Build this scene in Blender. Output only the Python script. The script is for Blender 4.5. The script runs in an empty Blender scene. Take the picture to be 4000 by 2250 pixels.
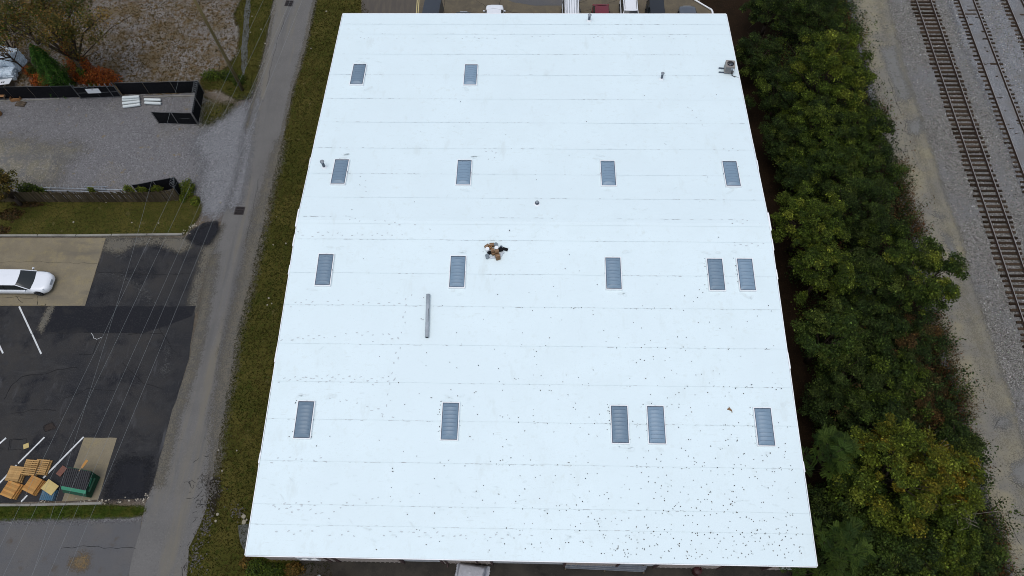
import bpy, math, random
import numpy as np
from mathutils import Vector, Matrix, noise as mnoise

# ------------------------------------------------------------------ camera, sky, sun, exposure
scene = bpy.context.scene
coll = scene.collection
CAM = np.array([18.1729, -5.5093, 53.3583])
ROT = np.array([[0.9996580008, 0.0201949296, -0.0166146395],
                [-0.0103181498, 0.8883771647, 0.4589984194],
                [-0.0240295071, 0.4586700099, -0.8882817148]])      # right, up, forward
FPX = 2792.91                                                       # focal length for a 4000 px wide frame
cam_d = bpy.data.cameras.new('camera'); cam = bpy.data.objects.new('camera', cam_d); coll.objects.link(cam)
cam_d.sensor_width = 36.0; cam_d.sensor_fit = 'HORIZONTAL'; cam_d.lens = FPX / 4000 * 36
cam_d.clip_start = 0.5; cam_d.clip_end = 6000
cam.matrix_world = Matrix(((ROT[0][0], ROT[1][0], -ROT[2][0], CAM[0]), (ROT[0][1], ROT[1][1], -ROT[2][1], CAM[1]),
                           (ROT[0][2], ROT[1][2], -ROT[2][2], CAM[2]), (0, 0, 0, 1)))
scene.camera = cam
scene.cycles.filter_width = 0.95

SUN_EL, SUN_AZ = math.radians(78), math.radians(205)
world = bpy.data.worlds.new('World'); scene.world = world; world.use_nodes = True
wn = world.node_tree; bg = wn.nodes['Background']
sky = wn.nodes.new('ShaderNodeTexSky'); sky.sky_type = 'NISHITA'; sky.sun_disc = False
sky.sun_elevation = SUN_EL; sky.sun_rotation = SUN_AZ
sky.air_density = 1.0; sky.dust_density = 2.0; sky.ozone_density = 1.0
hs = wn.nodes.new('ShaderNodeHueSaturation'); hs.inputs['Saturation'].default_value = 0.62
wn.links.new(sky.outputs[0], hs.inputs['Color']); wn.links.new(hs.outputs[0], bg.inputs['Color'])
bg.inputs['Strength'].default_value = 0.13
sun_d = bpy.data.lights.new('sun', 'SUN'); sun_d.energy = 0.9; sun_d.angle = math.radians(50); sun_d.color = (1.0, 0.985, 0.96)
sun = bpy.data.objects.new('sun', sun_d); coll.objects.link(sun)
sd = Vector((math.sin(SUN_AZ) * math.cos(SUN_EL), math.cos(SUN_AZ) * math.cos(SUN_EL), math.sin(SUN_EL)))
sun.rotation_euler = sd.to_track_quat('Z', 'Y').to_euler(); sun.location = (0, 0, 80)
scene.view_settings.view_transform = 'Standard'; scene.view_settings.look = 'None'
scene.view_settings.exposure = 0.34; scene.view_settings.gamma = 1.0; scene.view_settings.use_curve_mapping = False

# ------------------------------------------------------------------ helpers
rnd = random.Random(7)
def G(x, y, z=0.0):
    """survey helper: the place at height z seen at photo pixel (4000 x 2250)"""
    d = ROT.T @ np.array([(x - 2000) / FPX, -(y - 1125) / FPX, 1.0])
    t = (z - CAM[2]) / d[2]
    return Vector(CAM + t * d)
def GD(x, y, z=0.0): return G(x * 1.5528, y * 1.5528, z)
def R(d): return math.radians(d)

def tag(o, label=None, cat=None, group=None, kind=None):
    if label: o['label'] = label
    if cat: o['category'] = cat
    if group: o['group'] = group
    if kind: o['kind'] = kind
    return o
def thing(name, label, cat, loc=(0, 0, 0), rz=0.0, group=None):
    o = bpy.data.objects.new(name, None); coll.objects.link(o)
    o.location = loc; o.rotation_euler = (0, 0, rz); o.empty_display_size = 0.3
    return tag(o, label, cat, group)
def link_mesh(name, me, parent=None):
    o = bpy.data.objects.new(name, me); coll.objects.link(o)
    if parent is not None: o.parent = parent
    return o
def copy_tree(o, parent=None):
    c = o.copy(); coll.objects.link(c)
    if parent is not None: c.parent = parent
    for ch in list(o.children): copy_tree(ch, c)
    return c
def rot2(a):
    return Matrix.Rotation(a, 4, 'Z')

class MB:
    def __init__(s): s.v = []; s.f = []
    def add(s, vs, fs):
        b = len(s.v); s.v += [tuple(v) for v in vs]; s.f += [tuple(i + b for i in f) for f in fs]; return s
    def box(s, c, d, rz=0.0, M=None, top=1.0):
        x, y, z = d[0] / 2, d[1] / 2, d[2] / 2
        vs = [Vector((sx * x * (top if sz > 0 else 1), sy * y * (top if sz > 0 else 1), sz * z)) for sz in (-1, 1) for sx, sy in ((-1, -1), (1, -1), (1, 1), (-1, 1))]
        A = Matrix.Translation(c) @ (M if M is not None else rot2(rz))
        return s.add([A @ v for v in vs], [(3, 2, 1, 0), (4, 5, 6, 7), (0, 1, 5, 4), (1, 2, 6, 5), (2, 3, 7, 6), (3, 0, 4, 7)])
    def cyl(s, p0, p1, r0, r1=None, n=10, caps=True):
        r1 = r0 if r1 is None else r1
        p0, p1 = Vector(p0), Vector(p1); q = (p1 - p0).to_track_quat('Z', 'Y')
        vs = []
        for p, r in ((p0, r0), (p1, r1)):
            for i in range(n):
                a = 2 * math.pi * i / n; vs.append(p + q @ Vector((r * math.cos(a), r * math.sin(a), 0)))
        fs = [(i, (i + 1) % n, n + (i + 1) % n, n + i) for i in range(n)]
        if caps: fs += [tuple(range(n - 1, -1, -1)), tuple(range(n, 2 * n))]
        return s.add(vs, fs)
    def tube(s, pts, r, n=6, caps=True):
        pts = [Vector(p) for p in pts]; rs = r if isinstance(r, (list, tuple)) else [r] * len(pts)
        vs = []; m = len(pts); q0 = None
        for k, p in enumerate(pts):
            d = (pts[min(k + 1, m - 1)] - pts[max(k - 1, 0)])
            q = d.to_track_quat('Z', 'Y') if q0 is None else (q0 @ Vector((0, 0, 1))).rotation_difference(d) @ q0
            q0 = q
            for i in range(n):
                a = 2 * math.pi * i / n; vs.append(p + q @ Vector((rs[k] * math.cos(a), rs[k] * math.sin(a), 0)))
        fs = [(k * n + i, k * n + (i + 1) % n, (k + 1) * n + (i + 1) % n, (k + 1) * n + i) for k in range(m - 1) for i in range(n)]
        if caps: fs += [tuple(range(n - 1, -1, -1)), tuple(range((m - 1) * n, m * n))]
        return s.add(vs, fs)
    def lathe(s, prof, c=(0, 0, 0), n=14, M=None):
        vs = []
        for r, z in prof:
            for i in range(n):
                a = 2 * math.pi * i / n; p = Vector((r * math.cos(a), r * math.sin(a), z))
                vs.append(Vector(c) + (M @ p if M is not None else p))
        m = len(prof)
        fs = [(k * n + i, k * n + (i + 1) % n, (k + 1) * n + (i + 1) % n, (k + 1) * n + i) for k in range(m - 1) for i in range(n)]
        fs += [tuple(range(n - 1, -1, -1)), tuple(range((m - 1) * n, m * n))]
        return s.add(vs, fs)
    def grid(s, fn, nu, nv):
        vs = [fn(i / nu, j / nv) for j in range(nv + 1) for i in range(nu + 1)]
        fs = [(j * (nu + 1) + i, j * (nu + 1) + i + 1, (j + 1) * (nu + 1) + i + 1, (j + 1) * (nu + 1) + i) for j in range(nv) for i in range(nu)]
        return s.add(vs, fs)
    def mesh(s, name, m, smooth=False):
        me = bpy.data.meshes.new(name); me.from_pydata(s.v, [], s.f); me.materials.append(m)
        if smooth: me.shade_smooth()
        me.update(); return me
    def build(s, name, m, parent=None, smooth=False):
        return link_mesh(name, s.mesh(name, m, smooth), parent)

def fastmesh(name, verts, nper, mat, cols=None):
    """many separate faces of nper corners; verts (N*nper,3); cols (N,3) per face"""
    n = len(verts) // nper
    me = bpy.data.meshes.new(name)
    me.vertices.add(len(verts)); me.vertices.foreach_set('co', np.asarray(verts, np.float32).ravel())
    me.loops.add(len(verts)); me.loops.foreach_set('vertex_index', np.arange(len(verts), dtype=np.int32))
    me.polygons.add(n); me.polygons.foreach_set('loop_start', np.arange(0, n * nper, nper, dtype=np.int32))
    if cols is not None:
        a = me.color_attributes.new('col', 'FLOAT_COLOR', 'POINT')
        c = np.ones((n * nper, 4), np.float32); c[:, :3] = np.repeat(cols, nper, 0); a.data.foreach_set('color', c.ravel())
    me.update(calc_edges=True); me.validate(); me.materials.append(mat)
    return me

# ------------------------------------------------------------------ materials
def mat(name, base, layers=(), rough=0.85, metal=0.0, bump=None, spec=0.3, alpha=1.0, coat=0.0, objrand=0.0):
    """layers: (scale, lo, hi, colour[, kind, stretch, detail]) mixed over base in turn"""
    m = bpy.data.materials.new(name); m.use_nodes = True; nt = m.node_tree; N = nt.nodes; L = nt.links
    p = N['Principled BSDF']; p.inputs['Roughness'].default_value = rough; p.inputs['Metallic'].default_value = metal
    p.inputs['Specular IOR Level'].default_value = spec; p.inputs['Coat Weight'].default_value = coat
    tc = N.new('ShaderNodeTexCoord'); co = tc.outputs['Object']
    rgb = N.new('ShaderNodeRGB'); rgb.outputs[0].default_value = (*base, 1); cur = rgb.outputs[0]
    for i, ly in enumerate(layers):
        sc, lo, hi, col = ly[:4]; kind = ly[4] if len(ly) > 4 else 'noise'; st = ly[5] if len(ly) > 5 else None; det = ly[6] if len(ly) > 6 else 6
        src = co
        mp = N.new('ShaderNodeMapping'); mp.inputs['Location'].default_value = (13.7 * (i + 1), 7.3 * (i + 1), 3.1 * i)
        if st: mp.inputs['Scale'].default_value = st
        L.new(src, mp.inputs['Vector']); src = mp.outputs[0]
        if kind == 'noise':
            t = N.new('ShaderNodeTexNoise'); t.inputs['Scale'].default_value = sc; t.inputs['Detail'].default_value = det; t.inputs['Roughness'].default_value = 0.62
            f = t.outputs['Fac']
        elif kind == 'cell':
            t = N.new('ShaderNodeTexVoronoi'); t.inputs['Scale'].default_value = sc
            sp = N.new('ShaderNodeSeparateColor'); L.new(t.outputs['Color'], sp.inputs[0]); f = sp.outputs[0]
        elif kind == 'edge':
            t = N.new('ShaderNodeTexVoronoi'); t.feature = 'DISTANCE_TO_EDGE'; t.inputs['Scale'].default_value = sc; f = t.outputs['Distance']
        else:
            t = N.new('ShaderNodeTexVoronoi'); t.inputs['Scale'].default_value = sc; f = t.outputs['Distance']
        L.new(src, t.inputs['Vector'])
        mr = N.new('ShaderNodeMapRange'); mr.inputs['From Min'].default_value = lo; mr.inputs['From Max'].default_value = hi
        L.new(f, mr.inputs['Value'])
        mx = N.new('ShaderNodeMix'); mx.data_type = 'RGBA'
        L.new(mr.outputs[0], mx.inputs['Factor']); L.new(cur, mx.inputs[6]); mx.inputs[7].default_value = (*col, 1); cur = mx.outputs[2]
    if objrand:
        oi = N.new('ShaderNodeObjectInfo'); mr = N.new('ShaderNodeMapRange')
        mr.inputs['To Min'].default_value = 1 - objrand; mr.inputs['To Max'].default_value = 1 + objrand
        L.new(oi.outputs['Random'], mr.inputs['Value'])
        h = N.new('ShaderNodeHueSaturation'); L.new(mr.outputs[0], h.inputs['Value']); L.new(cur, h.inputs['Color']); cur = h.outputs[0]
    L.new(cur, p.inputs['Base Color'])
    if bump:
        t = N.new('ShaderNodeTexNoise'); t.inputs['Scale'].default_value = bump[0]; t.inputs['Detail'].default_value = 5
        L.new(co, t.inputs['Vector'])
        b = N.new('ShaderNodeBump'); b.inputs['Strength'].default_value = bump[1]; b.inputs['Distance'].default_value = bump[2]
        L.new(t.outputs['Fac'], b.inputs['Height']); L.new(b.outputs[0], p.inputs['Normal'])
    if alpha < 1: p.inputs['Alpha'].default_value = alpha
    return m

def leafmat(name, trans=0.25, rough=0.6):
    m = bpy.data.materials.new(name); m.use_nodes = True; nt = m.node_tree; N = nt.nodes; L = nt.links
    p = N['Principled BSDF']; p.inputs['Roughness'].default_value = rough; p.inputs['Specular IOR Level'].default_value = 0.10 if rough < .7 else .02
    a = N.new('ShaderNodeVertexColor'); a.layer_name = 'col'
    L.new(a.outputs[0], p.inputs['Base Color'])
    t = N.new('ShaderNodeBsdfTranslucent'); L.new(a.outputs[0], t.inputs['Color'])
    mx = N.new('ShaderNodeMixShader'); mx.inputs[0].default_value = trans
    L.new(p.outputs[0], mx.inputs[1]); L.new(t.outputs[0], mx.inputs[2]); L.new(mx.outputs[0], N['Material Output'].inputs['Surface'])
    return m

M = {}
_mat = mat
def gmat(*a, **k): k.setdefault('spec', .06); return _mat(*a, **k)
M['dirt'] = gmat('dirt', (0.11, 0.085, 0.06), [(0.3, .4, .65, (0.16, 0.14, 0.12)), (6, .45, .7, (0.07, 0.055, 0.04))], 0.95, bump=(8, .5, .05))
M['weeds'] = gmat('weedy_gravel', (0.1706, 0.1550, 0.1380), [(9, .68, .98, (0.2160, 0.1989, 0.1822), 'cell'), (11, .66, .98, (0.0918, 0.0816, 0.0718), 'cell'), (0.45, .45, .60, (0.1242, 0.0969, 0.0589)), (2.6, .49, .61, (0.0950, 0.0632, 0.0276)), (6, .54, .64, (0.0497, 0.0367, 0.0147)), (4, .59, .67, (0.1026, 0.0510, 0.0184)), (0.25, .58, .68, (0.1706, 0.1571, 0.1454))], 0.95, bump=(10, .6, .05))
M['gravel'] = gmat('yard_gravel', (0.1452, 0.1419, 0.1432), [(0.10, .50, .66, (0.1738, 0.1549, 0.1181)), (0.5, .48, .7, (0.1232, 0.1203, 0.1223)), (11, .0, 1, (0.1298, 0.1257, 0.1264), 'cell'), (10, .68, .98, (0.2035, 0.1983, 0.1985), 'cell'), (12, .70, .98, (0.0858, 0.0823, 0.0836), 'cell'), (1.3, .62, .72, (0.1650, 0.1246, 0.0627)), (30, .5, .8, (0.1760, 0.1712, 0.1703))], 0.95, bump=(12, .6, .04))
M['apron'] = gmat('apron_gravel', (0.1675, 0.1691, 0.1744), [(0.4, .4, .7, (0.1431, 0.1441, 0.1475)), (11, .68, .98, (0.2385, 0.2360, 0.2391), 'cell'), (12, .68, .98, (0.1007, 0.0992, 0.1016), 'cell')], 0.95, bump=(12, .6, .04))
M['grass_soil'] = gmat('grass_soil', (0.0499, 0.0485, 0.0099), [(0.35, .42, .62, (0.0759, 0.0655, 0.0159)), (3, .5, .68, (0.0390, 0.0485, 0.0080)), (9, .5, .68, (0.0217, 0.0244, 0.0059)), (1.1, .62, .74, (0.1084, 0.0911, 0.0377))], 0.95, bump=(14, .7, .06))
M['lawn_soil'] = gmat('green_strip_soil', (0.0340, 0.0510, 0.0068), [(1.2, .45, .65, (0.0578, 0.0561, 0.0102)), (9, .5, .68, (0.0170, 0.0272, 0.0043))], 0.95, bump=(14, .7, .06))
M['asph'] = gmat('worn_asphalt', (0.1366, 0.1312, 0.1239), [(0.5, .4, .7, (0.1165, 0.1126, 0.1062)), (12, .5, .75, (0.1680, 0.1618, 0.1509)), (10, .55, .75, (0.0952, 0.0918, 0.0864)), (0.9, .50, .70, (0.1568, 0.1421, 0.1124), 'noise', (1, .10, 1)), (0.7, .55, .72, (0.1030, 0.1006, 0.0979), 'noise', (1.4, .07, 1))], 0.9, bump=(16, .4, .012))
M['asph_tan'] = gmat('dusty_asphalt', (0.122, 0.110, 0.086), [(0.9, .42, .62, (0.105, 0.099, 0.085)), (20, .5, .75, (0.155, 0.14, 0.11)), (5, .58, .7, (0.085, 0.08, 0.07))], 0.95, bump=(20, .5, .02))
M['asph_dark'] = gmat('sealed_asphalt', (0.0244, 0.0250, 0.0274), [(0.16, .40, .62, (0.0415, 0.0390, 0.0366)), (0.55, .52, .68, (0.0159, 0.0165, 0.0195)), (1.7, .50, .72, (0.0366, 0.0366, 0.0378)), (12, .52, .74, (0.0561, 0.0549, 0.0549)), (1.1, .60, .78, (0.0732, 0.0732, 0.0756), 'noise', (1, .25, 1)), (0.7, .62, .76, (0.0549, 0.0537, 0.0525), 'noise', (.2, 1, 1))], 0.85, bump=(14, .5, .015))
M['asph_patch'] = gmat('dark_patch', (0.0162, 0.0168, 0.0198), [(12, .52, .75, (0.0360, 0.0360, 0.0372)), (0.8, .55, .7, (0.0264, 0.0258, 0.0264))], 0.85, bump=(14, .5, .015))
M['asph_gray'] = gmat('old_gray_asphalt', (0.0937, 0.0933, 0.0947), [(0.3, .45, .65, (0.1099, 0.1036, 0.0964)), (24, .5, .75, (0.1434, 0.1412, 0.1424)), (20, .55, .75, (0.0593, 0.0584, 0.0588)), (0.8, .6, .75, (0.0813, 0.0660, 0.0505))], 0.9, bump=(30, .4, .01))
M['conc_tan'] = gmat('stained_concrete', (0.2122, 0.1806, 0.1219), [(0.35, .42, .66, (0.1580, 0.1355, 0.0948)), (1.4, .5, .72, (0.2348, 0.1941, 0.1129)), (12, .5, .8, (0.1355, 0.1174, 0.0903)), (0.9, .55, .75, (0.1264, 0.1129, 0.0903), 'noise', (.25, 1, 1))], 0.9, bump=(20, .3, .01))
M['conc'] = gmat('grey_concrete', (0.24, 0.23, 0.20), [(0.8, .45, .7, (0.16, 0.15, 0.13)), (14, .5, .8, (0.30, 0.29, 0.26))], 0.9, bump=(20, .3, .01))
M['conc_back'] = gmat('brown_concrete', (0.1318, 0.1105, 0.0782), [(0.5, .45, .7, (0.0935, 0.0808, 0.0612)), (2, .5, .75, (0.1573, 0.1318, 0.0850)), (14, .5, .8, (0.0765, 0.0680, 0.0510))], 0.9)
M['conc_path'] = gmat('mossy_path', (0.0892, 0.0935, 0.0850), [(1.5, .45, .7, (0.0638, 0.0638, 0.0510)), (12, .5, .8, (0.1190, 0.1190, 0.1105))], 0.9)
M['apronfront'] = gmat('oily_asphalt', (0.0338, 0.0307, 0.0270), [(0.5, .45, .7, (0.0562, 0.0495, 0.0405)), (10, .55, .8, (0.0675, 0.0600, 0.0488)), (0.9, .6, .75, (0.0165, 0.0158, 0.0150))], 0.9, bump=(20, .4, .02))
M['litter'] = gmat('leaf_litter', (0.0182, 0.0112, 0.0063), [(1.0, .45, .7, (0.0126, 0.0084, 0.0049)), (9, .55, .72, (0.0420, 0.0238, 0.0112)), (14, .64, .76, (0.0700, 0.0455, 0.0280))], 0.95, bump=(10, .8, .06))
M['srv'] = gmat('service_road', (0.1636, 0.1543, 0.1335), [(0.22, .42, .62, (0.2235, 0.1994, 0.1364)), (0.6, .5, .7, (0.1471, 0.1417, 0.1269)), (22, .5, .78, (0.2181, 0.2047, 0.1693)), (1.2, .60, .75, (0.1308, 0.1238, 0.1053), 'noise', (1, .15, 1))], 0.92, bump=(18, .4, .02))
M['srv_patch'] = gmat('road_patch', (0.1580, 0.1568, 0.1469), [(2, .45, .65, (0.1450, 0.1401, 0.1265)), (12, .5, .78, (0.1750, 0.1705, 0.1562))], 0.92, bump=(18, .3, .01))
M['ballast'] = gmat('ballast', (0.1846, 0.1766, 0.1576), [(11, .0, 1, (0.1247, 0.1177, 0.1058), 'cell'), (15, .6, .9, (0.2893, 0.2793, 0.2594), 'cell'), (13, .62, .9, (0.0748, 0.0698, 0.0618), 'cell'), (0.25, .45, .65, (0.1646, 0.1626, 0.1596))], 0.95, bump=(12, 1.0, .10))
M['ballast_fine'] = gmat('fine_ballast', (0.1782, 0.1830, 0.1878), [(14, .0, 1, (0.1252, 0.1300, 0.1348), 'cell'), (16, .6, .9, (0.2697, 0.2697, 0.2745), 'cell'), (0.5, .45, .65, (0.1589, 0.1541, 0.1493))], 0.95, bump=(14, .9, .06))
M['tie'] = gmat('creosote_timber', (0.0442, 0.0306, 0.0204), [(6, .45, .7, (0.0221, 0.0161, 0.0119), 'noise', (.3, 3, 1)), (2, .58, .75, (0.0723, 0.0408, 0.0221))], 0.9, objrand=0.5, bump=(12, .4, .02))
M['rail'] = mat('rusty_rail', (0.045, 0.029, 0.020), [(8, .45, .7, (0.075, 0.042, 0.025))], 0.75, 0.3)
M['railtop'] = mat('polished_rail_head', (0.30, 0.275, 0.25), [], 0.42, 0.6)
M['tpo'] = mat('white_membrane', (0.6944, 0.8003, 0.8152), [(0.35, .46, .70, (0.6665, 0.7667, 0.7769)), (2.2, .56, .74, (0.6385, 0.7236, 0.7146)), (16, .54, .76, (0.6246, 0.7189, 0.7337)), (5, .63, .74, (0.5873, 0.6566, 0.6475), 'noise', (.25, 1.6, 1)), (0.12, .42, .68, (0.6711, 0.7716, 0.7865)), (0.9, .60, .76, (0.6199, 0.7044, 0.7001), 'noise', (1, .35, 1)), (9, .66, .74, (0.5220, 0.5848, 0.5850))], 0.55, spec=0.3, bump=(1.5, .14, .03))
M['tpo_trim'] = mat('white_edge_metal', (0.85, 0.86, 0.86), [(3, .6, .75, (0.74, 0.74, 0.73))], 0.4)
M['scuff'] = mat('boot_scuff', (0.5432, 0.5940, 0.6089), [(4, .4, .65, (0.4365, 0.4752, 0.4851))], 0.8)
M['seamdirt'] = mat('seam_dirt', (0.36, 0.375, 0.38), [(3, .4, .65, (0.52, 0.545, 0.55))], 0.9)
M['seam'] = mat('welded_seam', (0.5640, 0.6384, 0.6528), [(2.5, .42, .58, (0.6674, 0.7584, 0.7680))], 0.7)
M['stain'] = mat('tan_roof_stain', (0.628, 0.712, 0.712), [(5, .38, .62, (0.672, 0.772, 0.79))], 0.7)
M['dome'] = mat('smoked_dome', (0.165, 0.240, 0.310), [(1.2, .4, .7, (0.185, 0.258, 0.325)), (9, .55, .8, (0.205, 0.275, 0.335))], 0.38, spec=0.45, objrand=0.2)
M['domerib'] = mat('dome_rib', (0.115, 0.165, 0.225), [], 0.4)
M['curb'] = mat('curb_white', (0.80, 0.81, 0.81), [(3, .6, .75, (0.70, 0.70, 0.69))], 0.45)
M['gasket'] = mat('gasket', (0.075, 0.095, 0.125), [], 0.6)
M['galv'] = mat('galvanised', (0.30, 0.33, 0.36), [(6, .4, .7, (0.24, 0.265, 0.29), 'cell')], 0.45, 0.35)
M['pipe_dark'] = mat('weathered_pipe', (0.105, 0.125, 0.155), [(5, .5, .7, (0.08, 0.09, 0.11))], 0.55, 0.2)
M['duct'] = mat('grey_duct', (0.34, 0.38, 0.41), [(3, .45, .7, (0.29, 0.325, 0.35))], 0.6)
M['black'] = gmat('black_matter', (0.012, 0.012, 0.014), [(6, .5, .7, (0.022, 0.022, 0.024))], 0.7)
M['rubber'] = mat('rubber', (0.016, 0.016, 0.017), [], 0.85)
M['beige'] = mat('beige_enamel', (0.26, 0.235, 0.21), [(4, .5, .7, (0.21, 0.19, 0.17))], 0.5)
M['card'] = mat('cardboard', (0.1840, 0.1080, 0.0560), [(3, .45, .7, (0.1520, 0.0880, 0.0440)), (14, .6, .8, (0.2160, 0.1360, 0.0720))], 0.9, objrand=.25)
M['tape'] = mat('packing_tape', (0.31, 0.20, 0.12), [], 0.4)
M['white_pl'] = mat('white_plastic', (0.78, 0.79, 0.79), [(3, .6, .8, (0.66, 0.67, 0.67))], 0.4)
M['grey_pl'] = mat('grey_lid', (0.17, 0.205, 0.225), [(4, .5, .7, (0.14, 0.165, 0.18))], 0.5)
M['clear_pl'] = mat('crumpled_film', (0.66, 0.70, 0.74), [(8, .45, .62, (0.38, 0.42, 0.46)), (15, .55, .7, (0.85, 0.88, 0.9))], 0.25, spec=.6, bump=(9, 1, .06))
M['wall_tan'] = mat('tan_metal_siding', (0.3847, 0.3307, 0.2903), [(1.5, .5, .75, (0.2970, 0.2497, 0.2160)), (6, .6, .8, (0.2295, 0.1890, 0.1620), 'noise', (3, 1, .3))], 0.6)
M['wall_brown'] = mat('maroon_trim', (0.075, 0.045, 0.042), [(2, .5, .75, (0.055, 0.034, 0.032))], 0.6)
M['wall_side'] = mat('side_siding', (0.16, 0.14, 0.125), [(2, .5, .75, (0.12, 0.105, 0.095))], 0.7)
M['door_wh'] = mat('roller_slats', (0.42, 0.43, 0.44), [(2, .5, .75, (0.33, 0.34, 0.35))], 0.5)
M['glass'] = mat('dark_glass', (0.020, 0.024, 0.024), [], 0.08, spec=.5)
M['fence_bk'] = gmat('black_privacy_screen', (0.0080, 0.0084, 0.0096), [(5, .5, .7, (0.0128, 0.0128, 0.0144)), (40, .5, .8, (0.0176, 0.0176, 0.0192))], 0.9, bump=(6, .4, .05))
M['fence_pole'] = mat('fence_pipe', (0.10, 0.105, 0.105), [(4, .5, .7, (0.07, 0.07, 0.07))], 0.5, 0.4)
M['razor'] = mat('razor_wire', (0.30, 0.32, 0.33), [], 0.4, 0.6)
M['slat'] = gmat('grey_fence_board', (0.0704, 0.0560, 0.0320), [(2, .45, .7, (0.0480, 0.0360, 0.0240), 'noise', (4, 4, .5)), (12, .55, .75, (0.0880, 0.0720, 0.0440))], 0.9, objrand=.35)
M['wood'] = mat('pallet_wood', (0.3744, 0.2293, 0.0889), [(3, .45, .7, (0.3089, 0.1778, 0.0655), 'noise', (.5, 4, 1)), (1.3, .55, .72, (0.4212, 0.1872, 0.0515)), (14, .6, .8, (0.2246, 0.1310, 0.0562))], 0.85, objrand=.22)
M['wood_or'] = mat('orange_pallet_wood', (0.3870, 0.2025, 0.0585), [(1.2, .45, .65, (0.4050, 0.1530, 0.0315)), (3, .5, .7, (0.3600, 0.2205, 0.0810), 'noise', (.5, 4, 1)), (14, .6, .8, (0.1980, 0.1080, 0.0450))], 0.85, objrand=.18)
M['wood_dk'] = mat('old_pallet_wood', (0.115, 0.085, 0.055), [(3, .45, .7, (0.07, 0.052, 0.035), 'noise', (.5, 4, 1))], 0.9, objrand=.25)
M['wood_br'] = mat('brown_crate_board', (0.30, 0.155, 0.065), [(3, .45, .7, (0.22, 0.11, 0.045))], 0.85)
M['ply'] = mat('yellow_board', (0.4688, 0.3610, 0.1452), [(4, .45, .7, (0.4125, 0.3094, 0.1172)), (14, .6, .8, (0.3281, 0.2438, 0.1031))], 0.8)
M['blue_pl'] = mat('blue_pallet_paint', (0.045, 0.115, 0.175), [(5, .45, .7, (0.09, 0.13, 0.15))], 0.8)
M['redboard'] = mat('red_brown_board', (0.155, 0.070, 0.050), [(6, .5, .7, (0.12, 0.055, 0.042))], 0.85)
M['dump'] = mat('green_dumpster_paint', (0.008, 0.050, 0.026), [(2, .45, .7, (0.010, 0.036, 0.020)), (8, .6, .75, (0.03, 0.05, 0.035))], 0.55)
M['dump_lt'] = mat('faded_green_lip', (0.030, 0.185, 0.105), [(3, .5, .7, (0.025, 0.145, 0.085))], 0.5)
M['lid'] = mat('black_plastic_lid', (0.016, 0.016, 0.019), [(5, .5, .75, (0.026, 0.026, 0.029))], 0.5)
M['paint'] = mat('worn_white_paint', (0.55, 0.56, 0.55), [(5, .5, .7, (0.42, 0.43, 0.42)), (14, .6, .75, (0.25, 0.25, 0.25))], 0.8)
M['paint_y'] = mat('yellow_paint', (0.50, 0.42, 0.20), [(5, .5, .7, (0.42, 0.36, 0.2))], 0.8)
M['crack'] = gmat('crack_filler', (0.018, 0.018, 0.019), [], 0.9)
M['scrape'] = gmat('pale_scrape', (0.11, 0.11, 0.105), [(4, .42, .6, (0.045, 0.045, 0.045))], 0.95)
M['stone'] = gmat('pale_rubble', (0.34, 0.31, 0.25), [(5, .4, .7, (0.24, 0.21, 0.16))], 0.95, objrand=.3)
M['pole'] = gmat('creosoted_pole', (0.125, 0.102, 0.048), [(3, .45, .7, (0.085, 0.066, 0.032), 'noise', (6, 6, .4))], 0.9)
M['wire'] = mat('aluminium_wire', (0.19, 0.205, 0.205), [], 0.7, 0.0)
M['bark'] = gmat('bark', (0.060, 0.046, 0.034), [(6, .45, .7, (0.035, 0.027, 0.02), 'noise', (2, 2, .4))], 0.95)
M['bark_gy'] = mat('grey_twig', (0.20, 0.175, 0.14), [(6, .45, .7, (0.13, 0.11, 0.085))], 0.95)
M['iron'] = mat('cast_iron', (0.040, 0.034, 0.034), [(8, .5, .7, (0.06, 0.045, 0.04))], 0.7, .3)
M['pit'] = gmat('drain_pit', (0.006, 0.006, 0.006), [], 1.0)
M['tarp'] = mat('silver_car_cover', (0.40, 0.41, 0.44), [(2, .45, .7, (0.36, 0.37, 0.41))], 0.5, spec=.4)
M['drum'] = mat('dark_red_drum', (0.0375, 0.0096, 0.0096), [(4, .5, .7, (0.0250, 0.0084, 0.0084))], 0.5)
M['wrap'] = mat('shrink_wrap', (0.58, 0.67, 0.73), [(3, .45, .62, (0.38, 0.47, 0.54)), (8, .52, .66, (0.82, 0.88, 0.92))], 0.22, spec=.6, bump=(5, 1, .14))
M['roll'] = mat('white_roll_wrap', (0.56, 0.60, 0.585), [(3, .5, .7, (0.46, 0.50, 0.49))], 0.5)
M['sign'] = mat('white_sign', (0.66, 0.68, 0.69), [(3, .6, .8, (0.58, 0.60, 0.61))], 0.5)
M['leaf'] = leafmat('leaf'); M['blade'] = leafmat('grass_blade', .15, .9)
M['dryleaf'] = gmat('dry_leaf', (0.060, 0.058, 0.056), [(2.5, .45, .6, (0.13, 0.10, 0.075)), (6, .55, .65, (0.20, 0.19, 0.18))], 0.9)
def paintmat(name, col, rough=.3): return mat('car_paint_' + name, col, [(2.5, .55, .8, tuple(c * .9 for c in col))], rough, spec=.5, coat=.4)
M['chrome'] = mat('chrome', (.5, .52, .54), [], .2, .9)
M['lamp'] = mat('lamp_glass', (.30, .33, .36), [], .12, spec=.6)
M['lamp_red'] = mat('tail_lamp', (.20, .012, .012), [], .15, spec=.6)

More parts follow.
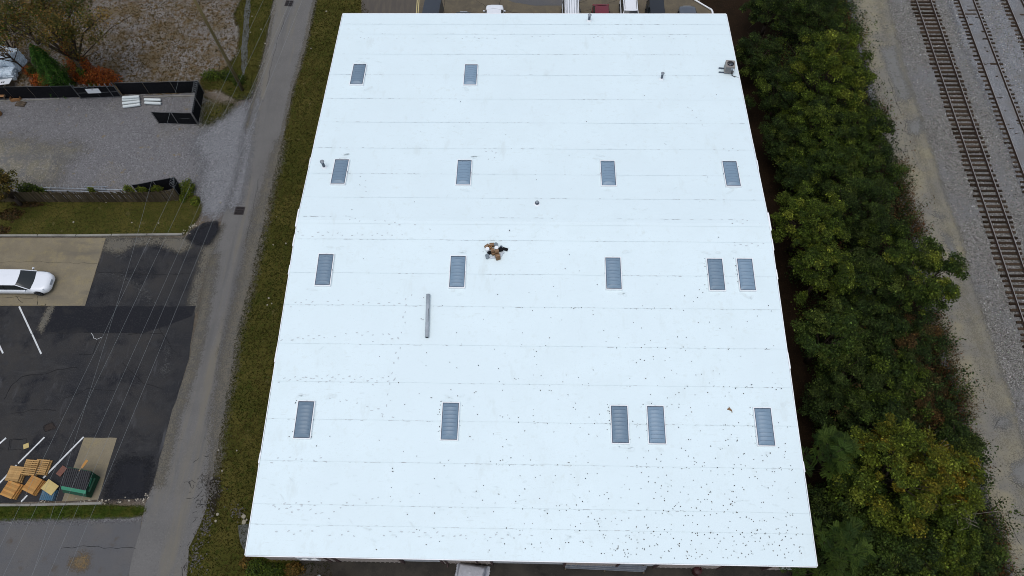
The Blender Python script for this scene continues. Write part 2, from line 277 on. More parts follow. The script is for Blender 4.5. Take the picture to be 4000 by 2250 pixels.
# ------------------------------------------------------------------ ground
def fb(x, y, s, seed=0.0): return mnoise.noise(Vector((x * s + seed, y * s - seed, seed * .37)))
def ragged(pts, step=.45, amp=.15, freq=.8, seed=1.0):
    out = []
    n = len(pts)
    for i in range(n):
        a, b = Vector(pts[i][:2]), Vector(pts[(i + 1) % n][:2]); k = max(1, int((b - a).length / step))
        d = (b - a).normalized() if (b - a).length > 1e-6 else Vector((1, 0)); nn = Vector((-d.y, d.x))
        for j in range(k):
            q = a + (b - a) * (j / k)
            o = amp * (fb(q.x, q.y, freq, seed) + .6 * fb(q.x, q.y, freq * 3.1, seed + 5) + .35 * fb(q.x, q.y, freq * 8, seed + 9)) if amp else 0
            out.append(q + nn * o)
    return out
def sheet(name, px, z, m, amp=.12, parent=None, seed=1.0, world_pts=False, freq=.8, kind='structure'):
    pts = [Vector(p) for p in px] if world_pts else [G(*p) for p in px]
    pts = ragged(pts, amp=amp, seed=seed, freq=freq)
    me = bpy.data.meshes.new(name); me.from_pydata([(p.x, p.y, z) for p in pts], [], [tuple(range(len(pts)))])
    if me.polygons[0].normal.z < 0: me.flip_normals()
    me.materials.append(m); me.update()
    o = link_mesh(name, me, parent)
    if parent is None: tag(o, kind=kind)
    return o, pts
_soft = {}
def softmat(m):
    """the same surface thinning out into scattered grains along its edge"""
    if m.name in _soft: return _soft[m.name]
    c = m.copy(); c.name = m.name + '_thinning'; nt = c.node_tree; N = nt.nodes; L = nt.links; p = N['Principled BSDF']
    at = N.new('ShaderNodeAttribute'); at.attribute_name = 'cover'
    tc = N.new('ShaderNodeTexCoord'); acc = None
    for sc, w in ((14, .56), (1.1, .20), (5, .24)):
        t = N.new('ShaderNodeTexNoise'); t.inputs['Scale'].default_value = sc; t.inputs['Detail'].default_value = 4; L.new(tc.outputs['Object'], t.inputs['Vector'])
        mr = N.new('ShaderNodeMapRange'); mr.inputs['From Min'].default_value = .28; mr.inputs['From Max'].default_value = .72; mr.inputs['To Max'].default_value = w; L.new(t.outputs['Fac'], mr.inputs['Value'])
        if acc is None: acc = mr.outputs[0]
        else: ad = N.new('ShaderNodeMath'); L.new(acc, ad.inputs[0]); L.new(mr.outputs[0], ad.inputs[1]); acc = ad.outputs[0]
    sb = N.new('ShaderNodeMath'); sb.operation = 'SUBTRACT'; L.new(at.outputs['Fac'], sb.inputs[0]); L.new(acc, sb.inputs[1])
    mr = N.new('ShaderNodeMapRange'); mr.inputs['From Min'].default_value = -.22; mr.inputs['From Max'].default_value = .24; L.new(sb.outputs[0], mr.inputs['Value'])
    L.new(mr.outputs[0], p.inputs['Alpha']); _soft[m.name] = c; return c
def soft(name, px, z, m, width=.8, parent=None, step=.4, world_pts=False, strength=1.0):
    pts = [Vector(p) for p in px] if world_pts else [G(*p) for p in px]
    a = np.array([[p.x, p.y] for p in pts]); lo = a.min(0) - width; hi = a.max(0) + width; nx, ny = int((hi[0] - lo[0]) / step) + 2, int((hi[1] - lo[1]) / step) + 2
    gx, gy = np.meshgrid(lo[0] + step * np.arange(nx), lo[1] + step * np.arange(ny)); X, Y = gx.ravel(), gy.ravel(); d = np.full(len(X), 1e9)
    for i in range(len(a)):
        p, q = a[i], a[(i + 1) % len(a)]; e = q - p; l2 = e @ e + 1e-12; t = np.clip(((X - p[0]) * e[0] + (Y - p[1]) * e[1]) / l2, 0, 1); d = np.minimum(d, np.hypot(X - p[0] - t * e[0], Y - p[1] - t * e[1]))
    sd = np.where(inpoly(X, Y, pts), d, -d); al = np.clip((.5 + sd / (2 * width)), 0, 1) * strength * 1.15
    al[sd < -width] = -.2
    idx = np.arange(nx * ny).reshape(ny, nx); q = np.stack([idx[:-1, :-1], idx[:-1, 1:], idx[1:, 1:], idx[1:, :-1]], -1).reshape(-1, 4); q = q[(sd[q] > -width).any(1)]
    used = np.unique(q); mp = np.full(nx * ny, -1); mp[used] = np.arange(len(used))
    me = bpy.data.meshes.new(name); me.from_pydata(np.stack([X[used], Y[used], np.full(len(used), z)], -1).tolist(), [], mp[q].tolist())
    at = me.attributes.new('cover', 'FLOAT', 'POINT'); at.data.foreach_set('value', al[used].astype(np.float32)); me.materials.append(softmat(m)); me.update()
    o = link_mesh(name, me, parent)
    if parent is None: tag(o, kind='structure')
    return o, pts
def inpoly(X, Y, pts):
    px = np.array([p.x for p in pts]); py = np.array([p.y for p in pts]); ins = np.zeros(len(X), bool)
    j = len(px) - 1
    for i in range(len(px)):
        c = ((py[i] > Y) != (py[j] > Y)); xx = (px[j] - px[i]) * (Y - py[i]) / ((py[j] - py[i]) if abs(py[j] - py[i]) > 1e-9 else 1e-9) + px[i]
        ins ^= c & (X < xx); j = i
    return ins
def scatter(pts, dens, rs):
    xs = [p.x for p in pts]; ys = [p.y for p in pts]; a, b, c, d = min(xs), max(xs), min(ys), max(ys)
    n = int((b - a) * (d - c) * dens); X = rs.uniform(a, b, n); Y = rs.uniform(c, d, n); k = inpoly(X, Y, pts)
    return X[k], Y[k]

me = bpy.data.meshes.new('ground'); s_ = 2500
me.from_pydata([(-s_, -s_, 0), (s_, -s_, 0), (s_, s_, 0), (-s_, s_, 0)], [], [(0, 1, 2, 3)]); me.materials.append(M['dirt'])
tag(link_mesh('ground', me), kind='structure')

road_L = [(1085, -90), (1070, 0), (1036, 187), (1001, 338), (963, 500), (928, 694), (890, 810), (856, 890), (815, 1000), (780, 1200), (745, 1390), (690, 1563), (673, 1600), (599, 1890), (572, 1960), (559, 2020), (500, 2250), (480, 2330)]
road_R = [(1252, -90), (1234, 0), (1192, 187), (1148, 338), (1098, 560), (1032, 850), (995, 1010), (960, 1170), (917, 1330), (894, 1500), (872, 1600), (850, 1750), (832, 1860), (815, 1960), (785, 2050), (740, 2140), (727, 2250), (716, 2330)]
sheet('weedy_lot', [(-300, -120), (1000, -120), (950, 0), (930, 210), (900, 300), (850, 360), (760, 372), (-300, 392)], .004, M['weeds'], .2)
sheet('gravel_yard', [(-300, 388), (770, 366), (860, 420), (940, 430), (975, 440), (930, 694), (880, 830), (800, 830), (760, 790), (700, 790), (-300, 792)], .008, M['gravel'], .2)
soft('gravel_apron', [(985, 395), (968, 500), (935, 690), (890, 815), (850, 850), (800, 835), (780, 760), (800, 640), (760, 560), (830, 480), (900, 430)], .012, M['apron'], 1.6)
_, verge_a = soft('roadside_grass', [(955, -100), (940, 0), (915, 58), (938, 120), (930, 210), (880, 270), (780, 310), (800, 350), (860, 350), (930, 395), (985, 385), (1004, 338), (1040, 187), (1073, 0), (1090, -100)], .010, M['grass_soil'], .5)
soft('worn_tan', [(-120, 540), (60, 530), (180, 560), (300, 560), (330, 590), (260, 640), (220, 740), (-120, 745)], .0095, gmat('tan_gravel', (0.150, 0.138, 0.105), [(1, .42, .62, (0.125, 0.121, 0.115)), (9, .6, .95, (0.22, 0.20, 0.16), 'cell'), (2, .62, .74, (0.20, 0.195, 0.19))], .95), 1.8, strength=.72)
soft('worn_tan', [(30, 590), (330, 600), (300, 625), (60, 625)], .0105, gmat('pale_gravel', (0.215, 0.21, 0.195), [(1, .42, .62, (0.15, 0.145, 0.135))], .95), .8, strength=.6)
_, verge_b = soft('corner_weeds', [(790, 375), (860, 395), (925, 395), (915, 425), (880, 460), (820, 490), (785, 495), (775, 470)], .014, M['grass_soil'], .9, strength=.62)
_, lawn_a = soft('lawn', [(-200, 788), (700, 782), (742, 752), (775, 770), (790, 810), (770, 862), (722, 918), (-200, 921)], .016, M['grass_soil'], .3)
_, verge_c = soft('building_grass', [(1230, -100), (1234, 0), (1190, 187), (1146, 338), (1096, 560), (1030, 850), (992, 1010), (958, 1170), (914, 1330), (888, 1500), (868, 1600), (846, 1750), (830, 1860), (812, 1960), (782, 2050), (736, 2140), (722, 2250), (715, 2330), (1300, 2400), (1300, 2190), (1200, 2100), (1500, 300), (1440, 40), (1415, 0), (1400, -100)], .012, M['grass_soil'], .45)
sheet('footpath', [(958, -100), (960, 0), (947, 121), (941, 210), (943, 280), (954, 301), (966, 233), (971, 121), (980, 0), (986, -100)], .018, M['conc_path'], .12)
road, road_pts = sheet('road', road_L + road_R[::-1], .020, M['asph'], .14)
# dust gathered along the road edges, thinning inwards
soft('dust_margin', road_L[8:14] + [(x + 30, y) for x, y in road_L[8:14]][::-1], .024, M['asph_tan'], .9, road)
soft('dust_margin', [(x + 8, y) for x, y in road_R[4:13]] + [(x - (34 if 4 < i < 11 else 14), y) for i, (x, y) in enumerate(road_R[4:13], 4)][::-1], .025, M['asph_tan'], 1.0, road)
soft('dust_margin', [(x + 2, y) for x, y in road_R[0:5]] + [(x - 8, y) for x, y in road_R[0:5]][::-1], .026, M['asph_tan'], .4, road)
soft('dust_margin', [(x, y) for x, y in road_L[1:5]] + [(x + 8, y) for x, y in road_L[1:5]][::-1], .0265, M['asph_tan'], .4, road)
soft('apron_spill', [(1003, 330), (963, 500), (928, 694), (890, 810), (925, 820), (960, 700), (985, 520), (1010, 400)], .0255, M['apron'], .9, road)
lot_px = [(416, 934), (727, 928), (740, 905), (795, 872), (850, 862), (852, 895), (800, 1000), (765, 1200), (740, 1390), (690, 1563), (673, 1600), (599, 1890), (574, 1948), (-200, 1972), (-200, 1190), (333, 1196)]
lot, _ = sheet('parking_lot', lot_px, .028, M['asph_dark'], .08)
soft('dust_wash', [(418, 936), (560, 932), (730, 930), (745, 965), (700, 985), (610, 948), (520, 955), (470, 985), (402, 975)], .0325, M['asph_tan'], .7, lot)
soft('dust_wash', [(800, 960), (835, 900), (870, 880), (800, 1060), (765, 1220), (740, 1190), (770, 1080)], .0322, M['asph_tan'], .7, lot)
sheet('dark_patch', [(212, 1198), (765, 1196), (752, 1235), (700, 1255), (560, 1302), (165, 1299), (170, 1270)], .033, M['asph_patch'], .10, lot, 6.0)
soft('dark_patch', [(733, 930), (800, 880), (850, 872), (856, 900), (820, 960), (775, 950)], .0345, M['asph_patch'], .5, lot)
soft('dark_patch', [(470, 1800), (590, 1800), (575, 1890), (560, 1935), (420, 1945)], .0342, M['asph_patch'], .9, lot)
soft('pale_repair', [(190, 1196), (212, 1197), (178, 1270), (165, 1300), (150, 1285)], .035, M['asph_tan'], .35, lot, .2)
for i, (pp, s) in enumerate([([(380, 1068), (480, 1072), (540, 1110), (590, 1160), (600, 1185), (570, 1170), (500, 1100), (440, 1080)], 1.), ([(655, 1345), (652, 1400), (660, 1440), (648, 1465), (625, 1458), (640, 1410)], 2.), ([(450, 998), (500, 1003), (490, 1010), (455, 1006)], 3.)]):
    soft('tyre_scrape', pp, .036 + .0004 * i, M['scrape'], .6, lot, .2, strength=.55)
soft('grass_strip', [(-200, 1976), (400, 1974), (560, 1980), (572, 1995), (562, 2012), (500, 2022), (-200, 2030)], .030, M['lawn_soil'], .3)
_, strip_pts = soft('gravel_edge', [(-200, 2020), (500, 2016), (560, 2010), (555, 2035), (-200, 2040)], .0265, M['gravel'], .35)
old_lot, _ = sheet('old_asphalt_lot', [(-200, 2028), (500, 2022), (556, 2018), (540, 2100), (500, 2250), (485, 2330), (-200, 2330)], .024, M['asph_gray'], .10)
soft('rust_stain', [(292, 2185), (325, 2165), (345, 2175), (335, 2215), (305, 2220), (285, 2205)], .028, mat('rust_stain', (.16, .105, .045), [(3, .4, .65, (.10, .085, .06))], .95), .7, old_lot, .2)
pad, _ = sheet('concrete_pad', [(-200, 931), (414, 931), (333, 1195), (-200, 1196)], .040, M['conc_tan'], .0)
dpad, _ = sheet('dumpster_pad', [(330, 1710), (457, 1711), (420, 1830), (385, 1952), (243, 1958), (294, 1811)], .040, M['conc_tan'], .03)
# kerbs: raised concrete lengths
def kerb(name, px, h, w, m=M['conc'], seglen=3.0):
    """a kerb made of separate lengths with open joints between"""
    root = bpy.data.objects.new(name, None); coll.objects.link(root); tag(root, kind='structure')
    P = [G(*p) for p in px]
    for a, b in zip(P[:-1], P[1:]):
        L = (b - a).length; n = max(1, round(L / seglen)); ang = math.atan2(b.y - a.y, b.x - a.x)
        for i in range(n):
            c = a + (b - a) * ((i + .5) / n)
            MB().box((c.x, c.y, h / 2 + rnd.uniform(-.006, .006)), (L / n - .025, w, h), ang, top=.985).build('kerb_stone', m, root)
    return root
kerb('lawn_kerb', [(-150, 922), (300, 922), (715, 917)], .15, .18)
kerb('pad_kerb', [(-150, 1190), (150, 1190), (180, 1192)], .13, .16, M['conc_tan'])
kerb('lot_kerb', [(-150, 1974), (120, 1973), (400, 1966)], .09, .17)
kerb('fence_kerb', [(-150, 396), (100, 393), (235, 388)], .10, .10); kerb('fence_kerb', [(560, 380), (765, 375)], .10, .10)
# painted bays
def stroke(name, a, b, w, z, m, parent, taper=0):
    a, b = G(*a), G(*b); d = (b - a).normalized(); n = Vector((-d.y, d.x, 0)) * w / 2
    k = max(2, int((b - a).length / .3)); l, r = [], []
    for i in range(k + 1):
        q = a + (b - a) * i / k; j = 1 + .18 * fb(q.x, q.y, 4, 3); l.append(q + n * j); r.append(q - n * j)
    mb = MB(); vs = [(p.x, p.y, z) for p in l + r]
    mb.add(vs, [(i, i + 1, k + 2 + i, k + 1 + i) for i in range(k)])
    o = mb.build(name, m, parent)
    if o.data.polygons[0].normal.z < 0: o.data.flip_normals()
    return o
for a, b in [((175, 1708), (72, 1811)), ((66, 1817), (0, 1887)), ((328, 1707), (170, 1868)), ((108, 1935), (84, 1960)), ((25, 1711), (-10, 1742)), ((76, 1198), (126, 1305)), ((127, 1307), (162, 1383)), ((-4, 1345), (13, 1381))]:
    stroke('painted_line', a, b, .13, .044, M['paint'], lot)
def crack(parent, px, w, z, m=None):
    P = [G(*p) for p in px]; pts = []
    for a, b in zip(P[:-1], P[1:]):
        k = max(2, int((b - a).length / .25))
        for i in range(k): pts.append(a + (b - a) * i / k)
    pts.append(P[-1]); l, r = [], []
    for i, q in enumerate(pts):
        d = (pts[min(i + 1, len(pts) - 1)] - pts[max(i - 1, 0)]).normalized(); n = Vector((-d.y, d.x, 0))
        q = q + n * .14 * fb(q.x, q.y, 1.3, 2) + n * .05 * fb(q.x, q.y, 6, 4); ww = w * (.6 + .8 * abs(fb(q.x, q.y, 2.5, 7)))
        l.append(q + n * ww / 2); r.append(q - n * ww / 2)
    k = len(pts); mb = MB().add([(p.x, p.y, z) for p in l + r], [(i, i + 1, k + i + 1, k + i) for i in range(k - 1)])
    o = mb.build('crack', m or M['crack'], parent)
    if o.data.polygons[0].normal.z < 0: o.data.flip_normals()
crack(lot, [(15, 1560), (50, 1500), (85, 1472), (180, 1458), (300, 1435)], .06, .037); crack(lot, [(310, 1385), (365, 1385), (385, 1330)], .05, .037)
crack(lot, [(500, 1308), (580, 1303), (640, 1300)], .05, .037); crack(lot, [(380, 1065), (560, 1072), (700, 1070), (760, 1065)], .06, .037)
crack(lot, [(35, 1760), (40, 1720), (100, 1712)], .06, .037); crack(lot, [(35, 1760), (100, 1755)], .05, .037)
crack(road, [(1117, 60), (1100, 110), (1075, 190), (1060, 260), (1040, 338)], .03, .0225); crack(road, [(1010, 700), (985, 850), (960, 960)], .03, .0225)
crack(pad, [(60, 1160), (88, 1186)], .04, .043); crack(pad, [(157, 1145), (145, 1165), (150, 1185)], .04, .043); crack(pad, [(0, 1163), (60, 1163), (130, 1168)], .03, .043)
crack(pad, [(0, 1025), (120, 1022), (270, 1028), (390, 1032)], .025, .043)
crack(old_lot, [(240, 2140), (380, 2136), (530, 2142)], .04, .0265)
soft('brown_patch', [(173, 1665), (205, 1650), (220, 1672), (178, 1686)], .0365, gmat('brown_repair', (.040, .032, .028), [(6, .45, .7, (.028, .024, .022))], .95), .15, lot, .12)
for pp in ([(173, 1665), (205, 1650), (220, 1672), (178, 1686), (173, 1665)], [(42, 1755), (46, 1722), (104, 1712), (108, 1745)], [(330, 1300), (420, 1302), (560, 1303)], [(165, 1300), (300, 1299)], [(480, 1420), (560, 1500), (640, 1520)], [(40, 1620), (110, 1605), (220, 1600)], [(600, 1230), (650, 1330), (690, 1380)], [(250, 1560), (340, 1520), (460, 1525)]): crack(lot, pp, .045, .0373)
crack(lot, [(358, 1300), (367, 1322), (378, 1328), (398, 1320)], .035, .039, M['paint'])
rc = random.Random(12)
for k in range(46):
    x, y = rc.gauss(800, 38), rc.gauss(1905, 55); a = rc.uniform(0, 3.14); l = rc.uniform(8, 34)
    if x > 852 - (y - 1860) * .3 or y > 2080: continue
    crack(road, [(x, y), (x + l * .5 * math.cos(a) + rc.uniform(-5, 5), y + l * .5 * math.sin(a)), (x + l * math.cos(a), y + l * math.sin(a))], .035, .0272 + .00005 * k)
for k in range(16):
    y = rc.uniform(2040, 2240); x = 795 - (y - 2050) * .36 - rc.uniform(0, 30); crack(road, [(x, y), (x - rc.uniform(-6, 10), y + rc.uniform(10, 30))], .03, .0300 + .00005 * k)
soft('damp_soil', [(815, 1880), (845, 1870), (860, 1920), (845, 1960), (835, 2010), (820, 1960)], .0315, gmat('damp_soil', (.022, .019, .015), [(8, .5, .7, (.04, .036, .03))], .95), .5, road, .2)
# back (north) parking and its asphalt drive
back_lot, _ = sheet('rear_parking', [(1412, -220), (1412, 120), (2785, 120), (2780, 45), (2700, -10), (2640, -220)], .016, M['conc_back'], .05)
sheet('rear_drive', [(1850, -220), (1955, -10), (2010, 10), (2090, 23), (2200, 22), (2260, 10), (2300, -20), (2330, -220)], .022, M['asph_gray'], .05)
sheet('dark_stall', [(1415, -60), (1412, 110), (1625, 110), (1634, -60)], .020, mat('oil_stall', (.075, .065, .055), [(1, .4, .7, (.10, .085, .065), 'noise', (3, .4, 1))], .9), .02)
for x in (1631, 1638): stroke('painted_line', (x + 2, -40), (x - 8, 100), .09, .026, M['paint_y'], back_lot)
for a, b in [((1845, -10), (1905, 30)), ((1738, -30), (1734, 60)), ((1952, -5), (1952, 20)), ((1965, 40), (2050, 58)), ((2262, 12), (2310, -8)), ((2265, 48), (2310, 35)), ((2370, 20), (2420, -5))]: crack(back_lot, [a, b], .035, .024)
# front (south) yard
front, _ = sheet('front_yard', [(1170, 2196), (1150, 2260), (1100, 2420), (3300, 2420), (3240, 2215), (3180, 2180), (2000, 2100), (1300, 2100)], .022, M['apronfront'], .10)
sheet('corner_slab', [(931, 2054), (985, 2046), (990, 2170), (957, 2160), (938, 2116)], .026, M['conc_path'], .06)
# right side: leaf litter, service road, ballast
sheet('wood_floor', [(2700, 60), (2820, -150), (3300, -150), (3345, 0), (3520, 731), (3640, 1235), (3760, 1519), (3870, 1948), (3990, 2300), (3900, 2420), (3230, 2420), (3100, 2180), (2900, 700)], .014, M['litter'], .25)
srv_L = [(3298, -150), (3331, 0), (3371, 177), (3427, 404), (3447, 505), (3518, 731), (3595, 942), (3634, 1235), (3689, 1356), (3714, 1431), (3750, 1519), (3785, 1670), (3820, 1797), (3861, 1948), (3931, 2125), (3962, 2250), (3990, 2400)]
srv_R = [(3430, -150), (3465, 0), (3528, 252), (3608, 505), (3679, 731), (3750, 927), (3795, 1104), (3861, 1306), (3900, 1431), (3945, 1560), (4010, 1800), (4100, 2100), (4200, 2400)]
soft('verge_gravel', [(x - 22, y) for x, y in srv_L] + [(x + 6, y) for x, y in srv_L][::-1], .018, M['apron'], .5)
dustm = gmat('tan_fines', (0.205, 0.185, 0.132), [(1, .4, .65, (0.17, 0.155, 0.12)), (20, .5, .75, (0.25, 0.23, 0.17))], .95)
sheet('ballast_bed', [(x - 6, y) for x, y in srv_R] + [(5200, 2400), (4600, -150)], .020, M['ballast'], .25)
srv, _ = soft('service_road', srv_L + srv_R[::-1], .024, M['srv'], .6)
for a_, b_, q_ in ((.58, .92, 1.0), (.05, .2, .8)):
    n_ = 14; ed = []
    for f_ in (a_, b_):
        row = []
        for k in range(n_ + 1):
            yy = -150 + 2500 * k / n_; xl = float(np.interp(yy, [q[1] for q in srv_L], [q[0] for q in srv_L])); xr = float(np.interp(yy, [q[1] for q in srv_R], [q[0] for q in srv_R])); row.append((xl + (xr - xl) * f_, yy))
        ed.append(row)
    soft('tan_fines', ed[0] + ed[1][::-1], .0262 + .0005 * q_, dustm, 1.3, srv, .4, strength=.52)
for s, pp in enumerate([[(3430, 180), (3500, 175), (3520, 260), (3560, 370), (3545, 400), (3505, 390), (3470, 300)], [(3540, 470), (3590, 460), (3612, 505), (3590, 530), (3545, 522)], [(3648, 825), (3668, 830), (3685, 850), (3672, 860), (3655, 850)], [(3685, 915), (3715, 930), (3735, 970), (3738, 1010), (3712, 1005), (3695, 960)], [(3885, 1630), (3940, 1625), (3955, 1655), (3930, 1680), (3885, 1678)], [(3960, 1800), (4050, 1790), (4100, 1900), (3990, 1900), (3935, 1860)], [(3470, 90), (3478, 105), (3462, 110)]]):
    soft('road_patch', pp, .028, M['srv_patch'], .5, srv, .15, strength=.7)
for pp in ([(3470, 310), (3500, 400), (3520, 450)], [(3545, 470), (3530, 510), (3560, 530)], [(3905, 1640), (3880, 1670), (3930, 1680)], [(3940, 1870), (3990, 1905), (4050, 1895)], [(3930, 1990), (3960, 2080), (3990, 2130)]): crack(srv, pp, .04, .031)
soft('fine_ballast_strip', [(3660, -150), (3760, 170), (3900, 480), (4060, 900), (4400, 900), (3830, -150)], .026, M['ballast_fine'], .8)
soft('fine_ballast_strip', [(3890, -150), (4010, 160), (4200, 500), (4700, 500), (4300, -150)], .026, M['ballast_fine'], .8)

# ------------------------------------------------------------------ warehouse
W, DH, ZE, SL = 36.6, 24.59, 4.6, .07
DT = 2 * DH
def roofz(y): return ZE + SL * (y if y <= DH else DT - y)
wh = thing('warehouse', 'long low warehouse with white membrane roof, tan siding and roll-up doors', 'warehouse')
seams = [0, 1.94, 3.23, 6.06, 8.92, 11.62, 14.45, 17.47, 20.1, 22.95, 24.59]
bseams = [24.59, 26.84, 29.29, 32.06, 35.0, 37.8, 40.8, 43.5, 46.25, 47.65, 49.18]
rr = random.Random(3)
def sheet_slab(y0, y1, up):      # up: +1 the low edge is y0
    x0 = -rr.uniform(0, .008); x1 = W + rr.uniform(0, .008)
    if abs(y0 - DH) < 3 and abs(y1 - DH) < 3: x0 -= .0; x1 += .0
    nx, ny = 24, 2
    lo, hi = (y0, y1 + .12) if up > 0 else (y1, y0 - .12)
    if up > 0 and abs(y1 - DH) < .01: hi = y1
    if up < 0 and abs(y0 - DH) < .01: hi = y0
    def fn(u, v):
        y = lo + (hi - lo) * v; x = x0 + (x1 - x0) * u
        wob = .03 * fb(x, y0 * 3.7, .35, 2) if v < .01 else 0
        return (x, y + (wob if 0 < u < 1 and y0 > .1 and y1 < DT - .1 else 0), ZE + SL * (DH - abs(y - DH)) + .012 * (1 - v) + .006)
    mb = MB().grid(fn, nx, ny)
    # welted low edge and side returns give the lap its own thickness
    row = [fn(i / nx, 0) for i in range(nx + 1)]; dz = .012 if (y0 > .1 and y1 < DT - .1) else .10
    mb.add([*row, *[(p[0], p[1], p[2] - dz) for p in row]], [(i + 1, i, nx + 1 + i, nx + 2 + i) for i in range(nx)])
    for u in (0, 1):
        col = [fn(u, j / ny) for j in range(ny + 1)]
        mb.add([*col, *[(p[0], p[1], p[2] - .10) for p in col]], [(j, j + 1, ny + 2 + j, ny + 1 + j) for j in range(ny)])
    o = mb.build('membrane_sheet', M['tpo'], wh)
    if up < 0: o.data.flip_normals()
for a, b in zip(seams[:-1], seams[1:]): sheet_slab(a, b, 1)
for a, b in zip(bseams[:-1], bseams[1:]): sheet_slab(a, b, -1)
cap = MB().grid(lambda u, v: (-.1 + (W + .2) * u, DH - .28 + .56 * v, ZE + SL * (DH - abs(DH - (DH - .28 + .56 * v))) + .024), 20, 2); cap.build('ridge_cap', M['tpo'], wh)
# edge metal: separate lengths with small steps
def trim(a, b, n, out):
    a, b = Vector(a), Vector(b)
    for i in range(n):
        p, q = a + (b - a) * (i / n), a + (b - a) * ((i + 1) / n); c = (p + q) / 2; d = (q - p)
        Mx = d.to_track_quat('X', 'Z').to_matrix().to_4x4()
        j = rr.uniform(0, .014); cc = c + Vector(out) * (j + .006) - Vector((0, 0, .045))
        MB().box(cc, (d.length - .006, .05, .16), M=Mx).build('edge_trim', M['tpo_trim'], wh)
trim((0, -.02, ZE), (W, -.02, ZE), 12, (0, -1, 0)); trim((0, DT + .02, ZE), (W, DT + .02, ZE), 12, (0, 1, 0))
for x, o in ((-.028, (-1, 0, 0)), (W + .028, (1, 0, 0))):
    trim((x, 0, ZE), (x, DH, roofz(DH)), 9, o); trim((x, DH, roofz(DH)), (x, DT, ZE), 9, o)
    for y_, w_, l_ in ((DH + .2, .07, 1.6), (DH - 1.8, .05, 1.0), (20.3, .045, .8), (13.6, .04, 1.2), (6.2, .05, .7), (30.5, .04, .9)): MB().box((x + o[0] * (.03 + w_ / 2), y_, roofz(y_) - .02), (w_, l_, .14)).build('edge_bulge', M['tpo_trim'], wh)
# walls: side and rear in ribbed siding, front split into bays
def ribbed(p, q, z0, z1, m, name, inset=0, rib=.32, gable=False):
    p, q = Vector(p), Vector(q); L = (q - p).length; d = (q - p).normalized(); n = Vector((d.y, -d.x, 0)); mb = MB()
    xs = []; k = max(1, int(L / rib))
    for i in range(k):
        s0 = L * i / k
        xs += [(s0, 0), (s0 + .03, .035), (s0 + .09, .035), (s0 + .12, 0)]
    xs.append((L, 0)); vs = []
    for s, o in xs:
        b = p + d * s + n * (o - inset); top = roofz(b.y) - .10 if gable else z1
        vs += [(b.x, b.y, z0), (b.x, b.y, top)]
    mb.add(vs, [(2 * i, 2 * i + 2, 2 * i + 3, 2 * i + 1) for i in range(len(xs) - 1)])
    return mb.build(name, m, wh)
WY0, WY1 = .25, DT - .25
ribbed((W - .2, WY0, 0), (W - .2, WY1, 0), 0, ZE, M['wall_side'], 'side_wall', gable=True, rib=.9)
ribbed((.2, WY1, 0), (.2, WY0, 0), 0, ZE, M['wall_side'], 'side_wall', gable=True, rib=.9)
ribbed((W - .2, WY1, 0), (.2, WY1, 0), 0, ZE - .1, M['wall_side'], 'rear_wall', rib=.9)
def wx(px): return G(px, 2195).x
bays = [('panel', .2, 2.55), ('win', 2.55, 3.95), ('panel', 3.95, 5.0), ('door', 5.0, wx(1300)), ('panel', wx(1300), wx(1575)), ('door', wx(1575), wx(1737)),
        ('panel', wx(1737), wx(1920)), ('door', wx(1920), wx(2206)), ('panel', wx(2206), wx(2400)), ('door', wx(2400), wx(2555)),
        ('panel', wx(2555), wx(2795)), ('open', wx(2795), wx(2975)), ('panel', wx(2975), wx(3022)), ('win', wx(3022), wx(3090)), ('panel', wx(3090), W - .2)]
for kind, a, b in bays:
    if kind == 'panel': ribbed((a, WY0, 0), (b, WY0, 0), 0, ZE - .12, M['wall_tan'], 'siding_panel', rib=.33)
    elif kind == 'win':
        ribbed((a, WY0, 0), (b, WY0, 0), 0, 1.0, M['wall_tan'], 'siding_panel'); ribbed((a, WY0, 0), (b, WY0, 0), 2.3, ZE - .12, M['wall_tan'], 'siding_panel')
        w_ = MB()
        for z in (1.03, 2.27): w_.box(((a + b) / 2, WY0 - .03, z), (b - a, .12, .10))
        for x in (a + .05, b - .05, (a + b) / 2): w_.box((x, WY0 - .03, 1.65), (.08, .118, 1.14))
        f = w_.build('window', M['white_pl'], wh); MB().box(((a + b) / 2, WY0 + .01, 1.65), (b - a - .1, .02, 1.14)).build('pane', M['glass'], f)
    else:
        hh = 3.5 if kind == 'door' else 3.9
        ribbed((a, WY0, 0), (b, WY0, 0), hh + .12, ZE - .12, M['wall_tan'], 'siding_panel')
        fr = MB().box(((a + b) / 2, WY0 + .02, hh + .06), (b - a, .22, .12)).box((a + .06, WY0 + .02, hh / 2), (.12, .22, hh)).box((b - .06, WY0 + .02, hh / 2), (.12, .22, hh))
        d = fr.build('roll_up_door', M['wall_brown'], wh)
        n = 11 if kind == 'door' else 3
        for i in range(n):
            z = hh - (i + .5) * (hh / 11)
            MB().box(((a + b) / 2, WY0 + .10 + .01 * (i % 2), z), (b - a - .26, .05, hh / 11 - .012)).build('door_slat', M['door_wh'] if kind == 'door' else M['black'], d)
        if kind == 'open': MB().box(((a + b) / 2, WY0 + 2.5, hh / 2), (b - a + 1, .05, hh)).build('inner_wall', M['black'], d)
        else: MB().box(((a + b) / 2, WY0 - .06, hh + .17), (b - a + .1, .16, .10)).build('door_hood', M['white_pl'], d)
for x in (wx(1745) + .1, wx(1868)):
    MB().tube([(x, WY0 - .07, ZE - .2), (x, WY0 - .07, .3), (x, WY0 - .25, .12)], .055).build('downspout', M['wall_brown'], wh)

